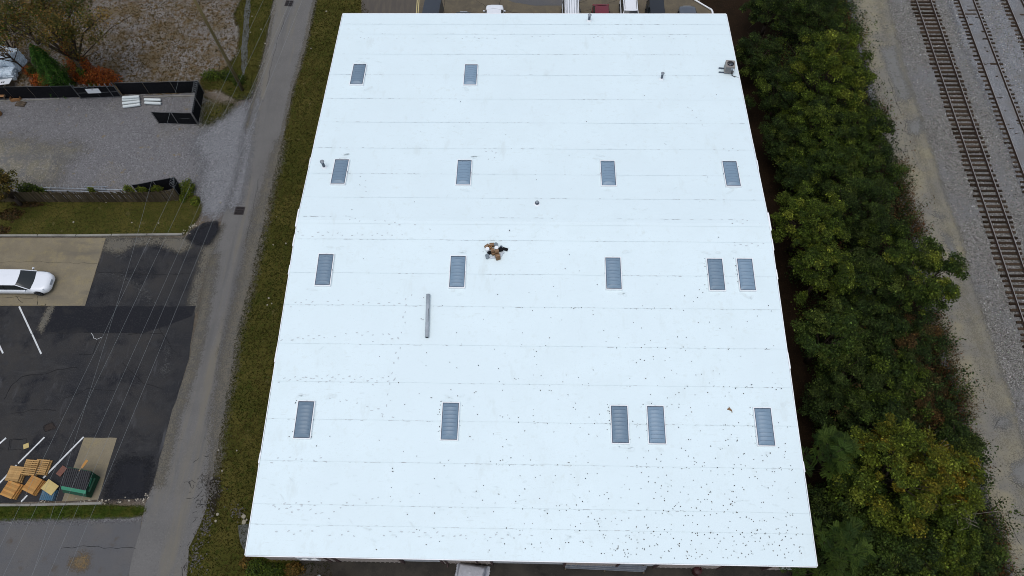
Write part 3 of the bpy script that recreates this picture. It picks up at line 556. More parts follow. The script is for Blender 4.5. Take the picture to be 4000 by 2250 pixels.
# things on the roof ------------------------------------------------
def onroof(px, py, up=0.0):
    """photo pixel to the roof surface (front or rear slope)"""
    d = ROT.T @ np.array([(px - 2000) / FPX, -(py - 1125) / FPX, 1.0])
    for sgn in (1, -1):
        k = ZE + up + (0 if sgn > 0 else SL * DT); n = np.array([0, -SL * sgn, 1.0])
        t = (k - n @ CAM) / (n @ d); q = CAM + t * d
        if (q[1] <= DH) == (sgn > 0): return Vector(q)
    return Vector(q)
# skylights
SKW, SKL = 1.24, 2.68
def make_skylight():
    r = thing('skylight', 'x', 'skylight')
    fw = .055; c = MB()
    c.box((0, -SKL / 2 + fw / 2, .08), (SKW, fw, .18)).box((0, SKL / 2 - fw / 2, .08), (SKW, fw, .18))
    c.box((-SKW / 2 + fw / 2, 0, .08), (fw, SKL - 2 * fw, .178)).box((SKW / 2 - fw / 2, 0, .08), (fw, SKL - 2 * fw, .178)); c.build('curb_frame', M['curb'], r)
    g = MB(); w2, l2 = SKW / 2 - fw - .02, SKL / 2 - fw - .02
    for s in (-1, 1): g.box((0, s * l2, .13), (2 * w2 + .04, .035, .09)); g.box((s * w2, 0, .13), (.035, 2 * l2 - .035, .088))
    g.build('gasket', M['gasket'], r)
    def dome(u, v):
        x = -w2 + 2 * w2 * u; y = -l2 + 2 * l2 * v
        e = min(1, max(0, min(v, 1 - v) * 2 * l2 / .34)); e = math.sin(e * math.pi / 2)
        arch = max(0, 1 - (2 * u - 1) ** 2) ** .6
        rib = .009 * (.5 + .5 * math.cos(v * 2 * math.pi * 9)) * (1 if .1 < v < .9 else 0)
        pyr = -.02 * abs(math.sin(u * math.pi * 3)) * (1 - e)
        return (x, y, .15 + (.17 * e + rib) * arch + pyr)
    MB().grid(dome, 10, 72).build('dome', M['dome'], r, True)
    for i in range(8):
        v = .5 + (i - 3.5) / 9
        if True:
            y = -l2 + 2 * l2 * v
            pts = [(-w2 * .82 + 1.64 * w2 * k / 8, y, dome(.09 + .82 * k / 8, v)[2] + .004) for k in range(9)]
            MB().tube(pts, .010, 4).build('dome_rib', M['domerib'], r)
    for s in (-1, 1): MB().box((s * SKW / 2, 0, .11), (.03, .12, .07)).build('clip', M['gasket'], r)
    MB().box((0, SKL / 2, .12), (.14, .03, .07)).build('clip', M['gasket'], r)
    return r
sky0 = make_skylight()
SKY = [(901, 187, 'skylight in the rear row near the road-side roof corner'), (1184, 188, 'right one of the two skylights in the rear row'),
       (855, 432, 'skylight beside the tall vent pipe at the road-side roof edge'), (1167, 434, 'second skylight from the road in the row behind the ridge'),
       (1530, 436, 'third skylight from the road in the row behind the ridge'), (1840, 437, 'skylight behind the ridge nearest the tree-side roof edge'),
       (816, 678, 'skylight just in front of the ridge nearest the road-side edge'), (1151, 683, 'skylight left of the heap of cardboard boxes and buckets'),
       (1543, 687, 'single skylight in the middle of the row just in front of ridge'), (1801, 690, 'left skylight of the tree-side pair just in front of ridge'),
       (1877, 690, 'right skylight of the tree-side pair, closest to the roof edge'), (765, 1055, 'skylight in the front row nearest the road-side edge'),
       (1132, 1059, 'second skylight from the road in the front row'), (1559, 1067, 'left skylight of the close pair in the front row'),
       (1651, 1068, 'right skylight of the close pair in the front row'), (1923, 1073, 'front-row skylight among fallen leaves at the tree-side edge')]
for i, (x, y, lab) in enumerate(SKY):
    o = sky0 if i == 0 else copy_tree(sky0)
    p = onroof(x * 1.5528, y * 1.5528, .15); sgn = 1 if p.y < DH else -1
    o.location = (p.x, p.y, roofz(p.y) + .02); o.rotation_euler = (sgn * math.atan(SL), 0, 0)
    o['label'] = 'smoked blue-grey ribbed ' + lab; o['group'] = 'ribbed skylights on the white roof'
# stains, seams, boot prints: thin films lying on the sheets
rs = np.random.RandomState(5)
def roof_blobs(name, pts, m, lift):
    """pts: (x, y, length, width, angle)"""
    mb = MB()
    for x, y, a, b, t in pts:
        if not (0.1 < x < W - .1 and .1 < y < DT - .1): continue
        k = 7; vs = []
        for i in range(k):
            q = 2 * math.pi * i / k; rr_ = 1 + rs.uniform(-.25, .25); u, v = a * math.cos(q) * rr_, b * math.sin(q) * rr_
            X, Y = x + u * math.cos(t) - v * math.sin(t), y + u * math.sin(t) + v * math.cos(t); vs.append((X, Y, roofz(Y) + lift))
        mb.add(vs, [tuple(range(k))])
    o = mb.build(name, m, wh); tag(o, kind='stuff'); return o
sd_ = []
for s in seams[1:-1] + [24.9] + bseams[1:-1]:
    for k in range(95):
        x = rs.uniform(0.4, W - .4)
        if fb(x, s * 5, .22, 3) + .35 * rs.uniform(-1, 1) > .02: sd_.append((x, s + (-.03 if s < DH else .03) + rs.normal(0, .018), rs.uniform(.05, .24) * (.5 if rs.rand() < .6 else 1), rs.uniform(.007, .016), rs.normal(0, .06)))
roof_blobs('seam_dirt', sd_, M['seamdirt'], .034)
for s in seams[1:-1] + bseams[1:-1]:
    y_ = s + (-.012 if s < DH else .012)
    MB().grid(lambda u, v: (.05 + (W - .1) * u, y_ + .02 * (v - .5) + .03 * fb(.05 + W * u, (s) * 3.7, .35, 2), roofz(y_) + .0315), 60, 1).build('seam_weld', M['seam'], wh)
fp = []
def walk(px, n=None, spread=.12, prob=.85):
    P = [onroof(*p) for p in px]
    for a, b in zip(P[:-1], P[1:]):
        L = (b - a).length; k = int(L / .38); d = (b - a) / max(L, .01); nn = Vector((-d.y, d.x, 0)); t = math.atan2(d.y, d.x)
        for i in range(k):
            if rs.rand() > prob: continue
            q = a + (b - a) * (i / k) + nn * ((.11 if i % 2 else -.11) + rs.normal(0, .04)); fp.append((q.x, q.y, rs.uniform(.06, .11), rs.uniform(.03, .045), t + rs.normal(0, .25)))
walk([(1145, 914), (1610, 916)]); walk([(1135, 1192), (1240, 1168)]); walk([(1260, 1180), (1580, 1190), (1610, 1130)]); walk([(1100, 1325), (1330, 1310), (1500, 1300), (1570, 1335)]); walk([(1440, 690), (1412, 720), (1445, 760)])
walk([(1062, 1800), (1180, 1788), (1300, 1800)]); walk([(1045, 1985), (1180, 1965), (1330, 1975), (1480, 1950)]); walk([(1090, 1485), (1300, 1470), (1560, 1490)]); walk([(1120, 1480), (1500, 1495)], prob=.6)
walk([(1010, 2080), (1500, 2085), (2100, 2100)], prob=.75); walk([(1580, 1200), (1560, 1340), (1530, 1500), (1500, 1650)], prob=.7); walk([(2860, 870), (2960, 868)]); walk([(2870, 955), (3005, 958)]); walk([(2600, 560), (2700, 590), (2900, 585)], prob=.6); walk([(2690, 420), (2720, 460), (2760, 500)], prob=.6)
walk([(1900, 590), (1940, 600), (1900, 640)], prob=.7); walk([(1330, 850), (1600, 880), (1700, 900)], prob=.5); walk([(1050, 1990), (1350, 2010)], prob=.5); walk([(1250, 1540), (1600, 1640)], prob=.5); walk([(1360, 150), (2400, 145), (2780, 150)], prob=.35)
roof_blobs('boot_prints', fp, M['scuff'], .030)
st = []
for x, y, _ in SKY:
    p = onroof(x * 1.5528, y * 1.5528)
    for k in range(3): st.append((p.x + rs.normal(0, .7), p.y + rs.choice([-1, 1]) * rs.uniform(1.45, 1.9) * 1, rs.uniform(.15, .5), rs.uniform(.06, .16), rs.normal(0, .3)))
for k in range(170): st.append((rs.uniform(.5, W - .5), rs.uniform(.4, 5) if k % 2 else rs.uniform(3, DT - 1), rs.uniform(.05, .30), rs.uniform(.02, .06), rs.normal(0, .5)))
roof_blobs('roof_stains', st, M['stain'], .027)
# fallen leaves on the roof: denser toward the tree-side front corner
n = 900; u = rs.beta(2.6, 1.3, n * 3); v = rs.beta(1.05, 3.0, n * 3)
X = 9 + (W - 9.6) * u; Y = .3 + 16 * v; keep = rs.rand(n * 3) < np.clip((.18 + .9 * (X / W) ** 2) * np.exp(-Y / 9), 0, 1); X, Y = X[keep][:300], Y[keep][:300]
nb_ = 330; X = np.r_[X, W - .6 - (W - 8) * rs.beta(1.15, 1.5, nb_)]; Y = np.r_[Y, .3 + 21 * rs.beta(1.0, 1.7, nb_)]; X = np.r_[X, rs.uniform(2, W - 1, 50)]; Y = np.r_[Y, rs.uniform(1, 40, 50)]
for s_y in seams[1:8]:
    k = rs.randint(8, 20); X = np.r_[X, rs.uniform(16, W - .6, k)]; Y = np.r_[Y, s_y - .05 + rs.normal(0, .05, k)]
for x_, y_, _ in SKY[9:]:
    p_ = onroof(x_ * 1.5528, y_ * 1.5528); k = rs.randint(5, 12); X = np.r_[X, p_.x + rs.choice([-.72, .72], k, p=[.8, .2]) + rs.normal(0, .07, k)]; Y = np.r_[Y, p_.y + rs.uniform(-1.3, 1.4, k)]
mb = MB()
for x, y in zip(X, Y):
    a = rs.uniform(0, 6.28); l, w = rs.uniform(.020, .052) * (1.7 if rs.rand() < .05 else 1), rs.uniform(.016, .036); c, s = math.cos(a), math.sin(a); z = roofz(y) + .03
    P_ = [(-l, 0, .012), (-.2 * l, w, .02), (.6 * l, .8 * w, .014), (l, 0, .03), (.5 * l, -w, .018), (-.3 * l, -w, .01)]
    mb.add([(x + p * c - q * s, y + p * s + q * c, z + h) for p, q, h in P_] + [(x, y, z + .004)], [(i, (i + 1) % 6, 6) for i in range(6)])
tag(mb.build('fallen_leaves', M['dryleaf']), 'dark fallen leaves strewn over the front tree-side corner of the white roof', 'leaves', kind='stuff')
p = onroof(1835 * 1.5528, 1031 * 1.5528)
P_ = [(-.16, .05), (-.10, .10), (-.05, .10), (-.03, .20), (.0, .20), (.02, .10), (.10, .05), (.15, -.06), (.17, -.20), (.13, -.22), (.11, -.08), (.02, -.06), (-.06, -.02), (-.14, -.02)]
mb = MB(); k = len(P_); mb.add([(a, b, .03 + .03 * math.sin(9 * a + 5 * b)) for a, b in P_] + [(a, b, .005) for a, b in P_], [tuple(range(k))[::-1]] + [(i, (i + 1) % k, k + (i + 1) % k, k + i) for i in range(k)])
o = mb.build('torn_scrap', M['card']); o.location = (p.x, p.y, roofz(p.y) + .02); tag(o, 'torn brown scrap lying alone near the front tree-side skylight', 'scrap')
# vent pipes
def vent(px, py, h, r, label, capd=True):
    p = onroof(px, py); t = thing('vent_pipe', label, 'vent pipe', (p.x, p.y, roofz(p.y) - .02), 0, 'vent pipes on the roof')
    MB().lathe([(r * 2.1, .0), (r * 2.0, .04), (r * 1.25, .12), (r * 1.2, .16)], n=16).build('flashing_boot', M['tpo_trim'], t, True)
    MB().cyl((0, 0, 0), (0, 0, h), r, n=16).build('pipe', M['pipe_dark'], t, True)
    if capd:
        MB().lathe([(r * .9, h - .02), (r * 1.5, h + .02), (r * 1.55, h + .10), (r * 1.25, h + .13), (r * 1.1, h + .10), (r * .9, h + .06)], n=16).build('cap', M['galv'], t, True)
vent(816 * 1.5528, 421 * 1.5528, .72, .115, 'vent pipe at the road-side roof edge beside a skylight')
vent(1482 * 1.5528, 52 * 1.5528, .62, .115, 'vent pipe at the rear roof edge above the red car')
vent(1664 * 1.5528, 199 * 1.5528, .66, .10, 'vent pipe on the rear slope left of the condenser unit')
p = onroof(1351 * 1.5528, 513 * 1.5528); t = thing('flue', 'short wide flue with round cap in the middle near the ridge', 'flue', (p.x, p.y, roofz(p.y) - .02))
MB().lathe([(.26, 0), (.25, .04), (.19, .10), (.18, .12)], n=18).build('flashing_boot', M['tpo_trim'], t, True); MB().cyl((0, 0, 0), (0, 0, .22), .165, n=18).build('collar', M['gasket'], t)
MB().lathe([(.12, .22), (.12, .33), (.02, .37)], n=18).build('cap', M['galv'], t, True)
for a in (0.8, 2.9, 5.0): MB().cyl((.15 * math.cos(a), .15 * math.sin(a), .2), (.11 * math.cos(a), .11 * math.sin(a), .34), .012, n=5).build('strut', M['gasket'], t)
# loose duct
a, b = onroof(1674, 1154), onroof(1669, 1321); d = b - a; L = d.length
t = thing('spiral_duct', 'long grey round duct lying loose on the front slope', 'duct', (a.x + d.x / 2, a.y + d.y / 2, roofz((a.y + b.y) / 2) + .17), math.atan2(d.y, d.x)); t.rotation_euler = (0, -math.asin(d.z / L) , math.atan2(d.y, d.x))
MB().lathe([(.125, -L / 2), (.15, -L / 2), (.15, -L / 2 + .9), (.158, -L / 2 + .92), (.15, -L / 2 + .94), (.15, L / 2 - .9), (.158, L / 2 - .88), (.15, L / 2 - .86), (.15, L / 2), (.125, L / 2)], n=20, M=Matrix.Rotation(R(90), 4, 'Y')).build('tube', M['duct'], t, True)
for x in (-L / 2 + 1.55, L / 2 - 1.5): MB().box((x, .055, .137), (.72, .028, .012)).build('slot', M['black'], t)
MB().cyl((L / 2 - .05, 0, 0), (L / 2 + .006, 0, 0), .11, n=16).build('dark_end', M['black'], t)
# condenser
p = onroof(1838 * 1.5528, 186 * 1.5528); t = thing('condenser_unit', 'beige air conditioning condenser on rails at the tree-side roof edge', 'air conditioner', (W - .85, p.y + .35, roofz(p.y) + .02), R(-6))
for y in (-.28, .22): MB().box((-.22, y, .04), (1.25, .09, .08)).build('support_rail', M['gasket'], t)
bx = MB(); bw, bd, bh = .80, .80, .78; z0 = .09
bx.box((-.385, 0, z0 + bh / 2), (.03, bd, bh)).box((.385, 0, z0 + bh / 2), (.03, bd, bh)).box((0, .385, z0 + bh / 2), (.74, .03, bh)).box((0, -.385, z0 + bh / 2), (.74, .03, bh)).box((0, 0, z0 + .02), (.74, .74, .04)); bx.build('cabinet', M['beige'], t)
def ringtop(u, v):
    a = 2 * math.pi * u; q = Vector((math.cos(a), math.sin(a))); sq = .402 / max(abs(q.x), abs(q.y)); r = .30 + (min(sq, .52) - .30) * v; return (q.x * r, q.y * r, z0 + bh + .006)
MB().grid(ringtop, 32, 1).build('top_panel', M['beige'], t)
for k in range(14): MB().box((-.33 + .05 * k, -.402, z0 + .40), (.018, .008, .60)).build('louvre', M['gasket'], t)
MB().cyl((0, 0, z0 + .5), (0, 0, z0 + .56), .29, n=24).build('fan_well', M['black'], t)
for k in range(3):
    a = 2.1 * k + .5; MB().box((.15 * math.cos(a), .15 * math.sin(a), z0 + .66), (.26, .13, .01), M=Matrix.Rotation(a, 4, 'Z') @ Matrix.Rotation(.35, 4, 'X')).build('fan_blade', M['beige'] if k == 1 else M['gasket'], t)
MB().cyl((0, 0, z0 + .6), (0, 0, z0 + .72), .06, n=12).build('fan_hub', M['galv'], t)
for k in range(3): MB().tube([((.1 + .1 * k) * math.cos(q * .393), (.1 + .1 * k) * math.sin(q * .393), z0 + bh + .02) for q in range(17)], .006, 4, False).build('grille_ring', M['gasket'], t)
MB().box((.16, -.43, z0 + .58), (.16, .05, .26)).build('service_box', M['galv'], t); MB().box((.32, -.43, z0 + .52), (.09, .05, .2)).build('service_box', M['white_pl'], t)
MB().tube([(.2, -.44, z0 + .42), (.22, -.55, z0 + .2), (.32, -.58, z0 - .04), (.6, -.66, z0 - .06), (.95, -.72, z0 - .08), (1.05, -.75, -.6)], .028).build('refrigerant_line', M['rubber'], t)
MB().tube([(.3, -.44, z0 + .4), (.36, -.6, z0), (.6, -.78, z0 - .07), (.98, -.9, z0 - .08), (1.05, -.92, -.6)], .016).build('power_cable', M['rubber'], t)

# heap of boxes and buckets
def hp(zx, zy, up=0.0): return onroof(1800 + zx / 6.44, 880 + zy / 6.44, up)
def cbox(zx, zy, sx, sy, h, rz, label, up=0.0):
    p = hp(zx, zy, up + h); t = thing('cardboard_box', label, 'box', (p.x, p.y, roofz(p.y) + up + .02), R(rz), 'cardboard boxes heaped on the roof')
    MB().box((0, 0, h / 2), (sx, sy, h)).build('carton', M['card'], t); MB().box((0, 0, h + .003), (sx, .06, .006)).build('tape_strip', M['tape'], t)
    f = MB().box((0, sy / 4 + .004, h + .002), (sx * .98, sy / 2 - .012, .004)).build('flap', M['card'], t); MB().box((0, -sy / 4 - .004, h + .002), (sx * .98, sy / 2 - .012, .004)).build('flap', M['card'], t)
cbox(660, 515, .36, .24, .22, 40, 'small cardboard box at the road-side end of the heap')
cbox(780, 480, .36, .26, .26, 5, 'cardboard box at the back of the heap beside a grey bucket')
cbox(800, 625, .28, .32, .42, 14, 'tall cardboard box in the middle of the heap')
cbox(905, 650, .30, .30, .40, 3, 'cardboard box between the tall carton and the black bag')
cbox(820, 700, .22, .18, .24, 10, 'smallest cardboard box in the centre front of the heap')
cbox(930, 770, .33, .34, .38, 20, 'large square cardboard box at the front of the heap')
def bucket(zx, zy, m, label):
    p = hp(zx, zy, .38); t = thing('bucket', label, 'bucket', (p.x, p.y, roofz(p.y) + .02), 0, 'lidded buckets in the heap')
    MB().lathe([(.125, 0), (.145, .34)], n=18).build('pail', M['white_pl'] if m is not M['grey_pl'] else M['galv'], t, True)
    MB().lathe([(.152, .33), (.156, .36), (.150, .385), (.10, .38), (.02, .378)], n=18).build('lid', m, t); MB().tube([(.15 * math.cos(q * .3), .15 * math.sin(q * .3), .30 - .04 * math.sin(q * .3)) for q in range(11)], .006, 4).build('handle', M['galv'], t)
bucket(668, 588, M['white_pl'], 'white lidded bucket at the road-side end of the heap'); bucket(897, 558, M['white_pl'], 'white lidded bucket at the back middle of the heap')
bucket(882, 475, M['grey_pl'], 'grey lidded bucket at the very back of the heap'); bucket(663, 760, M['grey_pl'], 'grey lidded bucket at the front left of the heap')
def lump(name, c, rad, m, label, cat, seed, sub=3):
    import bmesh
    bm = bmesh.new(); bmesh.ops.create_icosphere(bm, subdivisions=sub, radius=1)
    for v in bm.verts:
        q = v.co.copy(); f = 1 + .22 * mnoise.noise(q * 1.6 + Vector((seed, 0, 0))) + .16 * mnoise.noise(q * 4.2 + Vector((0, seed, 0)))
        v.co = Vector((q.x * rad[0] * f, q.y * rad[1] * f, max(-rad[2] * .55, q.z * rad[2] * f)))
    me = bpy.data.meshes.new(name); bm.to_mesh(me); bm.free(); me.materials.append(m); o = link_mesh(name, me); o.location = (c.x, c.y, c.z + rad[2] * .55)
    return tag(o, label, cat)
def hl(zx, zy): p = hp(zx, zy, .1); return Vector((p.x, p.y, roofz(p.y) + .02))
lump('black_bag', hl(1000, 610), (.20, .18, .16), M['black'], 'lumpy black bag on the tree side of the heap', 'bag', 1.3)
lump('black_bag', hl(715, 690), (.15, .14, .14), M['black'], 'black bag tucked behind the front grey bucket', 'bag', 7.7)
lump('film_wad', hl(755, 800), (.17, .12, .10), M['clear_pl'], 'crumpled clear film at the front edge of the heap', 'plastic film', 3.1); lump('film_wad', hl(838, 800), (.12, .11, .09), M['clear_pl'], 'crumpled clear film between the front film wad and big carton', 'plastic film', 4.6)
lump('film_wad', hl(1010, 730), (.13, .17, .08), M['clear_pl'], 'crumpled white film on the tree side of the big carton', 'plastic film', 5.9); lump('film_wad', hl(1060, 680), (.12, .10, .07), M['clear_pl'], 'crumpled white film below the black tray', 'plastic film', 8.2)
p = hp(1115, 605, .05); t = thing('black_tray', 'flat black tray sticking out on the tree side of the heap', 'tray', (p.x, p.y, roofz(p.y) + .03), R(-18))
MB().box((0, 0, .02), (.42, .22, .03)).build('tray_floor', M['black'], t)
for s in (-1, 1): MB().box((0, s * .11, .05), (.42, .02, .06)).build('tray_side', M['black'], t)
p = hp(1015, 540, .15); t = thing('cable_reel', 'small black and grey spool behind the black bag', 'spool', (p.x, p.y, roofz(p.y) + .02))
MB().lathe([(.11, .0), (.11, .03)], n=16).build('flange', M['black'], t); MB().lathe([(.06, .03), (.06, .12)], n=12).build('core', M['galv'], t); MB().lathe([(.11, .12), (.11, .15), (.03, .152)], n=16).build('flange', M['gasket'], t)
p = hp(745, 545, .25); t = thing('tape_roll', 'brown tape roll standing between the left cartons', 'tape roll', (p.x, p.y, roofz(p.y) + .02)); MB().lathe([(.05, .0), (.11, .0), (.11, .25), (.05, .25), (.045, .02)], n=16).build('roll', M['wood_br'], t)

# ------------------------------------------------------------------ tracks
def trackline(px_a, px_b):
    a, b = G(*px_a), G(*px_b); return a, b
GA = 1.505
def track(ax, ay, bx, by, label, tz, fill, y0, y1, seed):
    """left rail passes ground points a and b"""
    a, b = Vector((ax, ay, 0)), Vector((bx, by, 0)); d = (b - a).normalized()
    if d.y < 0: d = -d
    nrm = Vector((d.y, -d.x, 0)); o0 = a + d * ((y0 - a.y) / d.y); L = (y1 - y0) / d.y; ang = math.atan2(d.y, d.x)
    t = thing('railway_track', label, 'railway track', o0, ang, 'railway tracks beside the service road')
    rq = random.Random(seed)
    prof = [(-.07, .0), (.07, .0), (.07, .02), (.012, .04), (.012, .12), (.037, .13), (.037, .165), (-.037, .165), (-.037, .13), (-.012, .12), (-.012, .04), (-.07, .02)]
    for s in (0, -GA):
        n = len(prof); mb = MB().add([(x, s + q, tz + h) for x in (0, L) for q, h in prof], [(i, (i + 1) % n, n + (i + 1) % n, n + i) for i in range(n)] + [tuple(range(n))[::-1], tuple(range(n, 2 * n))])
        r = mb.build('rail', M['rail'], t)
        MB().box((L / 2, s, tz + .1665), (L, .066, .004)).build('rail_head', M['railtop'], r)
    tie = MB().box((0, 0, -.09), (.22, 2.6, .18), top=.96).mesh('tie', M['tie']); plate = MB().box((0, 0, .006), (.18, .34, .012)).mesh('tie_plate', M['rail'])
    x = .2
    while x < L:
        c = link_mesh('tie', tie, t); c.location = (x, -GA / 2 + rq.uniform(-.10, .10), tz - .012 + rq.uniform(-.02, .005)); c.rotation_euler = (0, 0, rq.gauss(0, .012)); c.scale = (rq.uniform(.85, 1.1), 1, 1)
        x += .535 + rq.gauss(0, .035)
    if fill is not None:
        def fn(u, v):
            X_ = L * u; Y_ = -GA + .07 + (GA - .14) * v; return (X_, Y_, tz - .015 + .045 * fb(X_, Y_, 1.3, seed) + .02 * fb(X_, Y_, 5, seed) + fill)
        MB().grid(fn, 260, 8).build('ballast_fill', M['ballast_fine'], t, True)
    return t
a, b = G(3580, 0, .30), G(3881, 900, .30)
track(a.x, a.y, b.x, b.y, 'nearest railway track with exposed brown ties beside the service road', .14, None, 16, 64, 1)
a, b = G(3748, 0, .25), G(3852, 280, .25)
track(a.x, a.y, b.x, b.y, 'middle railway track with ties half buried in fine grey ballast', .09, .012, 26, 64, 2)
a, b = G(3936, 0, .25), G(3999, 148, .25)
track(a.x, a.y, b.x, b.y, 'farthest railway track cut off by the corner of the view', .09, .02, 44, 64, 3)
# loose ballast stones that stand proud of the bed
rs = np.random.RandomState(11)
bp = [Vector(G(x, y)) for x, y in [(x + 14, y) for x, y in srv_R] + [(4250, 2300), (4200, 300), (4080, -100)]]
X, Y = scatter(bp, 26, rs); n = len(X)
base = np.array([[1, 0, 0], [-1, 0, 0], [0, 1, 0], [0, -1, 0], [0, 0, 1]], float); tri = [(0, 2, 4), (2, 1, 4), (1, 3, 4), (3, 0, 4)]
S = rs.uniform(.03, .075, (n, 3)); A = rs.uniform(0, 6.28, n); V = base[None] * S[:, None, :]; V += rs.normal(0, .012, V.shape)
c, s = np.cos(A)[:, None], np.sin(A)[:, None]; V = np.stack([V[..., 0] * c - V[..., 1] * s + X[:, None], V[..., 0] * s + V[..., 1] * c + Y[:, None], V[..., 2] + .03], -1)
cols = np.clip(np.array([.20, .19, .172])[None] * rs.lognormal(0, .45, (n, 1)) * rs.normal(1, .05, (n, 3)), .03, .5)
T = np.concatenate([V[:, t_, :][:, None] for t_ in tri], 1).reshape(-1, 3)
o = link_mesh('ballast_stones', fastmesh('ballast_stones', T, 3, leafmat('loose_stone', 0.0, .95), np.repeat(cols, 4, 0))); tag(o, 'loose pale ballast stones spread beside and between the tracks', 'stones', kind='stuff')

# ------------------------------------------------------------------ grass
def tufts(name, pts, dens, h, pal, seed, label, holes=()):
    rs = np.random.RandomState(seed); X, Y = scatter(pts, dens, rs)
    for hpts in holes:
        k = ~inpoly(X, Y, hpts); X, Y = X[k], Y[k]
    k = ~((X > .1) & (X < W - .1) & (Y > .1) & (Y < DT - .1)); X, Y = X[k], Y[k]; n = len(X)
    B = 3; X = np.repeat(X, B); Y = np.repeat(Y, B); a = rs.uniform(0, 6.28, n * B); hh = h * rs.uniform(.5, 1.4, n * B); w = rs.uniform(.012, .028, n * B); ln = rs.uniform(.3, 1.2, n * B) * hh
    ca, sa = np.cos(a), np.sin(a); z = np.full(n * B, .012)
    ox, oy = rs.normal(0, .03, n * B), rs.normal(0, .03, n * B)
    p0 = np.stack([X + ox - sa * w, Y + oy + ca * w, z], -1); p1 = np.stack([X + ox + sa * w, Y + oy - ca * w, z], -1); p2 = np.stack([X + ox + ca * ln, Y + oy + sa * ln, z + hh], -1)
    V = np.stack([p0, p1, p2], 1).reshape(-1, 3)
    pa = np.array(pal); f = np.array([.5 + .5 * fb(x, y, .33, seed) + .3 * fb(x, y, 1.7, seed) for x, y in zip(X[::B], Y[::B])]); f = np.clip(np.repeat(f, B) + rs.normal(0, .22, n * B), 0, .999) * (len(pa) - 1)
    i = f.astype(int); fr = (f - i)[:, None]; cols = (pa[i] * (1 - fr) + pa[np.minimum(i + 1, len(pa) - 1)] * fr) * rs.uniform(.7, 1.35, (n * B, 1))
    return tag(link_mesh(name, fastmesh(name, V, 3, M['blade'], cols)), label, 'grass', kind='stuff')
OL = [(.020, .032, .005), (0.0192, 0.0240, 0.0048), (0.0320, 0.0320, 0.0072), (0.0480, 0.0400, 0.0108), (0.0760, 0.0560, 0.0180)]; GR = [(0.0176, 0.0320, 0.0048), (0.0288, 0.0464, 0.0060), (0.0480, 0.0520, 0.0096)]
road_poly = [Vector(p) for p in road_pts]
tufts('grass', verge_a, 60, .09, OL, 1, 'short olive grass on the verge between the footpath and road', [road_poly]); tufts('grass', verge_b, 34, .12, OL, 2, 'rough weeds on gravel beside the fence corner')
tufts('grass', lawn_a, 55, .06, [(.034, .038, .010), (.050, .048, .014), (.072, .055, .022)], 3, 'mown olive grass between the plank fence and kerb')
tufts('grass', verge_c, 60, .09, OL, 4, 'olive and brown grass between the road and warehouse', [road_poly])
gp = [G(*q) for q in [(-100, 1976), (400, 1974), (560, 1982), (560, 2014), (-100, 2024)]]; tufts('grass', gp, 110, .09, GR, 5, 'bright green grass strip below the dumpster')
wp = [G(*q) for q in [(-200, -100), (980, -100), (930, 210), (890, 300), (760, 368), (-200, 388)]]
rs = np.random.RandomState(21)
tufts('dry_weeds', wp, 24, .13, [(.030, .024, .010), (.050, .034, .014), (.040, .036, .012), (.085, .05, .02), (.12, .085, .045)], 6, 'patchy dry brown weeds on the lot behind the black fence')

# ------------------------------------------------------------------ trees
def leaves(name, parent, C, Nn, size, cols, rs, aspect=.6, mat_=None):
    """quads (bent diamonds) at C with normals Nn"""
    n = len(C); a = rs.normal(0, 1, (n, 3)); Nn = Nn / np.linalg.norm(Nn, axis=1, keepdims=True)
    t = np.cross(Nn, a); t /= np.linalg.norm(t, axis=1, keepdims=True) + 1e-9; b = np.cross(Nn, t)
    s = (size * rs.uniform(.5, 1.6, n))[:, None]
    V = np.stack([C - t * s * .5, C + b * s * .5 * aspect - Nn * s * .08, C + t * s * .5 - Nn * s * .12, C - b * s * .5 * aspect - Nn * s * .08], 1).reshape(-1, 3)
    return link_mesh(name, fastmesh(name, V, 4, mat_ or M['leaf'], cols), parent)
PAL = {
    'dark': [(.017, .030, .007), (.025, .040, .008), (.012, .022, .006), (.036, .050, .011)],
    'mid': [(.030, .050, .008), (.042, .063, .010), (.020, .036, .008), (.058, .074, .013)],
    'olive': [(.036, .056, .007), (.052, .074, .008), (.024, .040, .007), (.066, .086, .012)],
    'ygreen': [(.080, .100, .010), (.062, .085, .010), (.040, .060, .009), (.108, .120, .014)],
    'yellow': [(.095, .088, .009), (.078, .086, .009), (.118, .094, .008), (.062, .072, .008), (.130, .086, .008)],
    'feather': [(.030, .054, .009), (.042, .068, .011), (.020, .038, .008), (.052, .080, .013)],
    'brush': [(0.0510, 0.0313, 0.0109), (0.0626, 0.0340, 0.0109), (0.0326, 0.0286, 0.0082), (0.0782, 0.0462, 0.0190)],
    'rust': [(.25, .056, .011), (.20, .048, .012), (.135, .046, .012), (.29, .09, .016)],
    'autumn': [(.080, .064, .014), (.058, .055, .013), (.105, .068, .016), (.045, .048, .012)],
    'juniper': [(.036, .088, .012), (.024, .062, .010), (.055, .115, .016)],
    'orange': [(.115, .075, .016), (.085, .066, .015), (.145, .082, .018)],
}
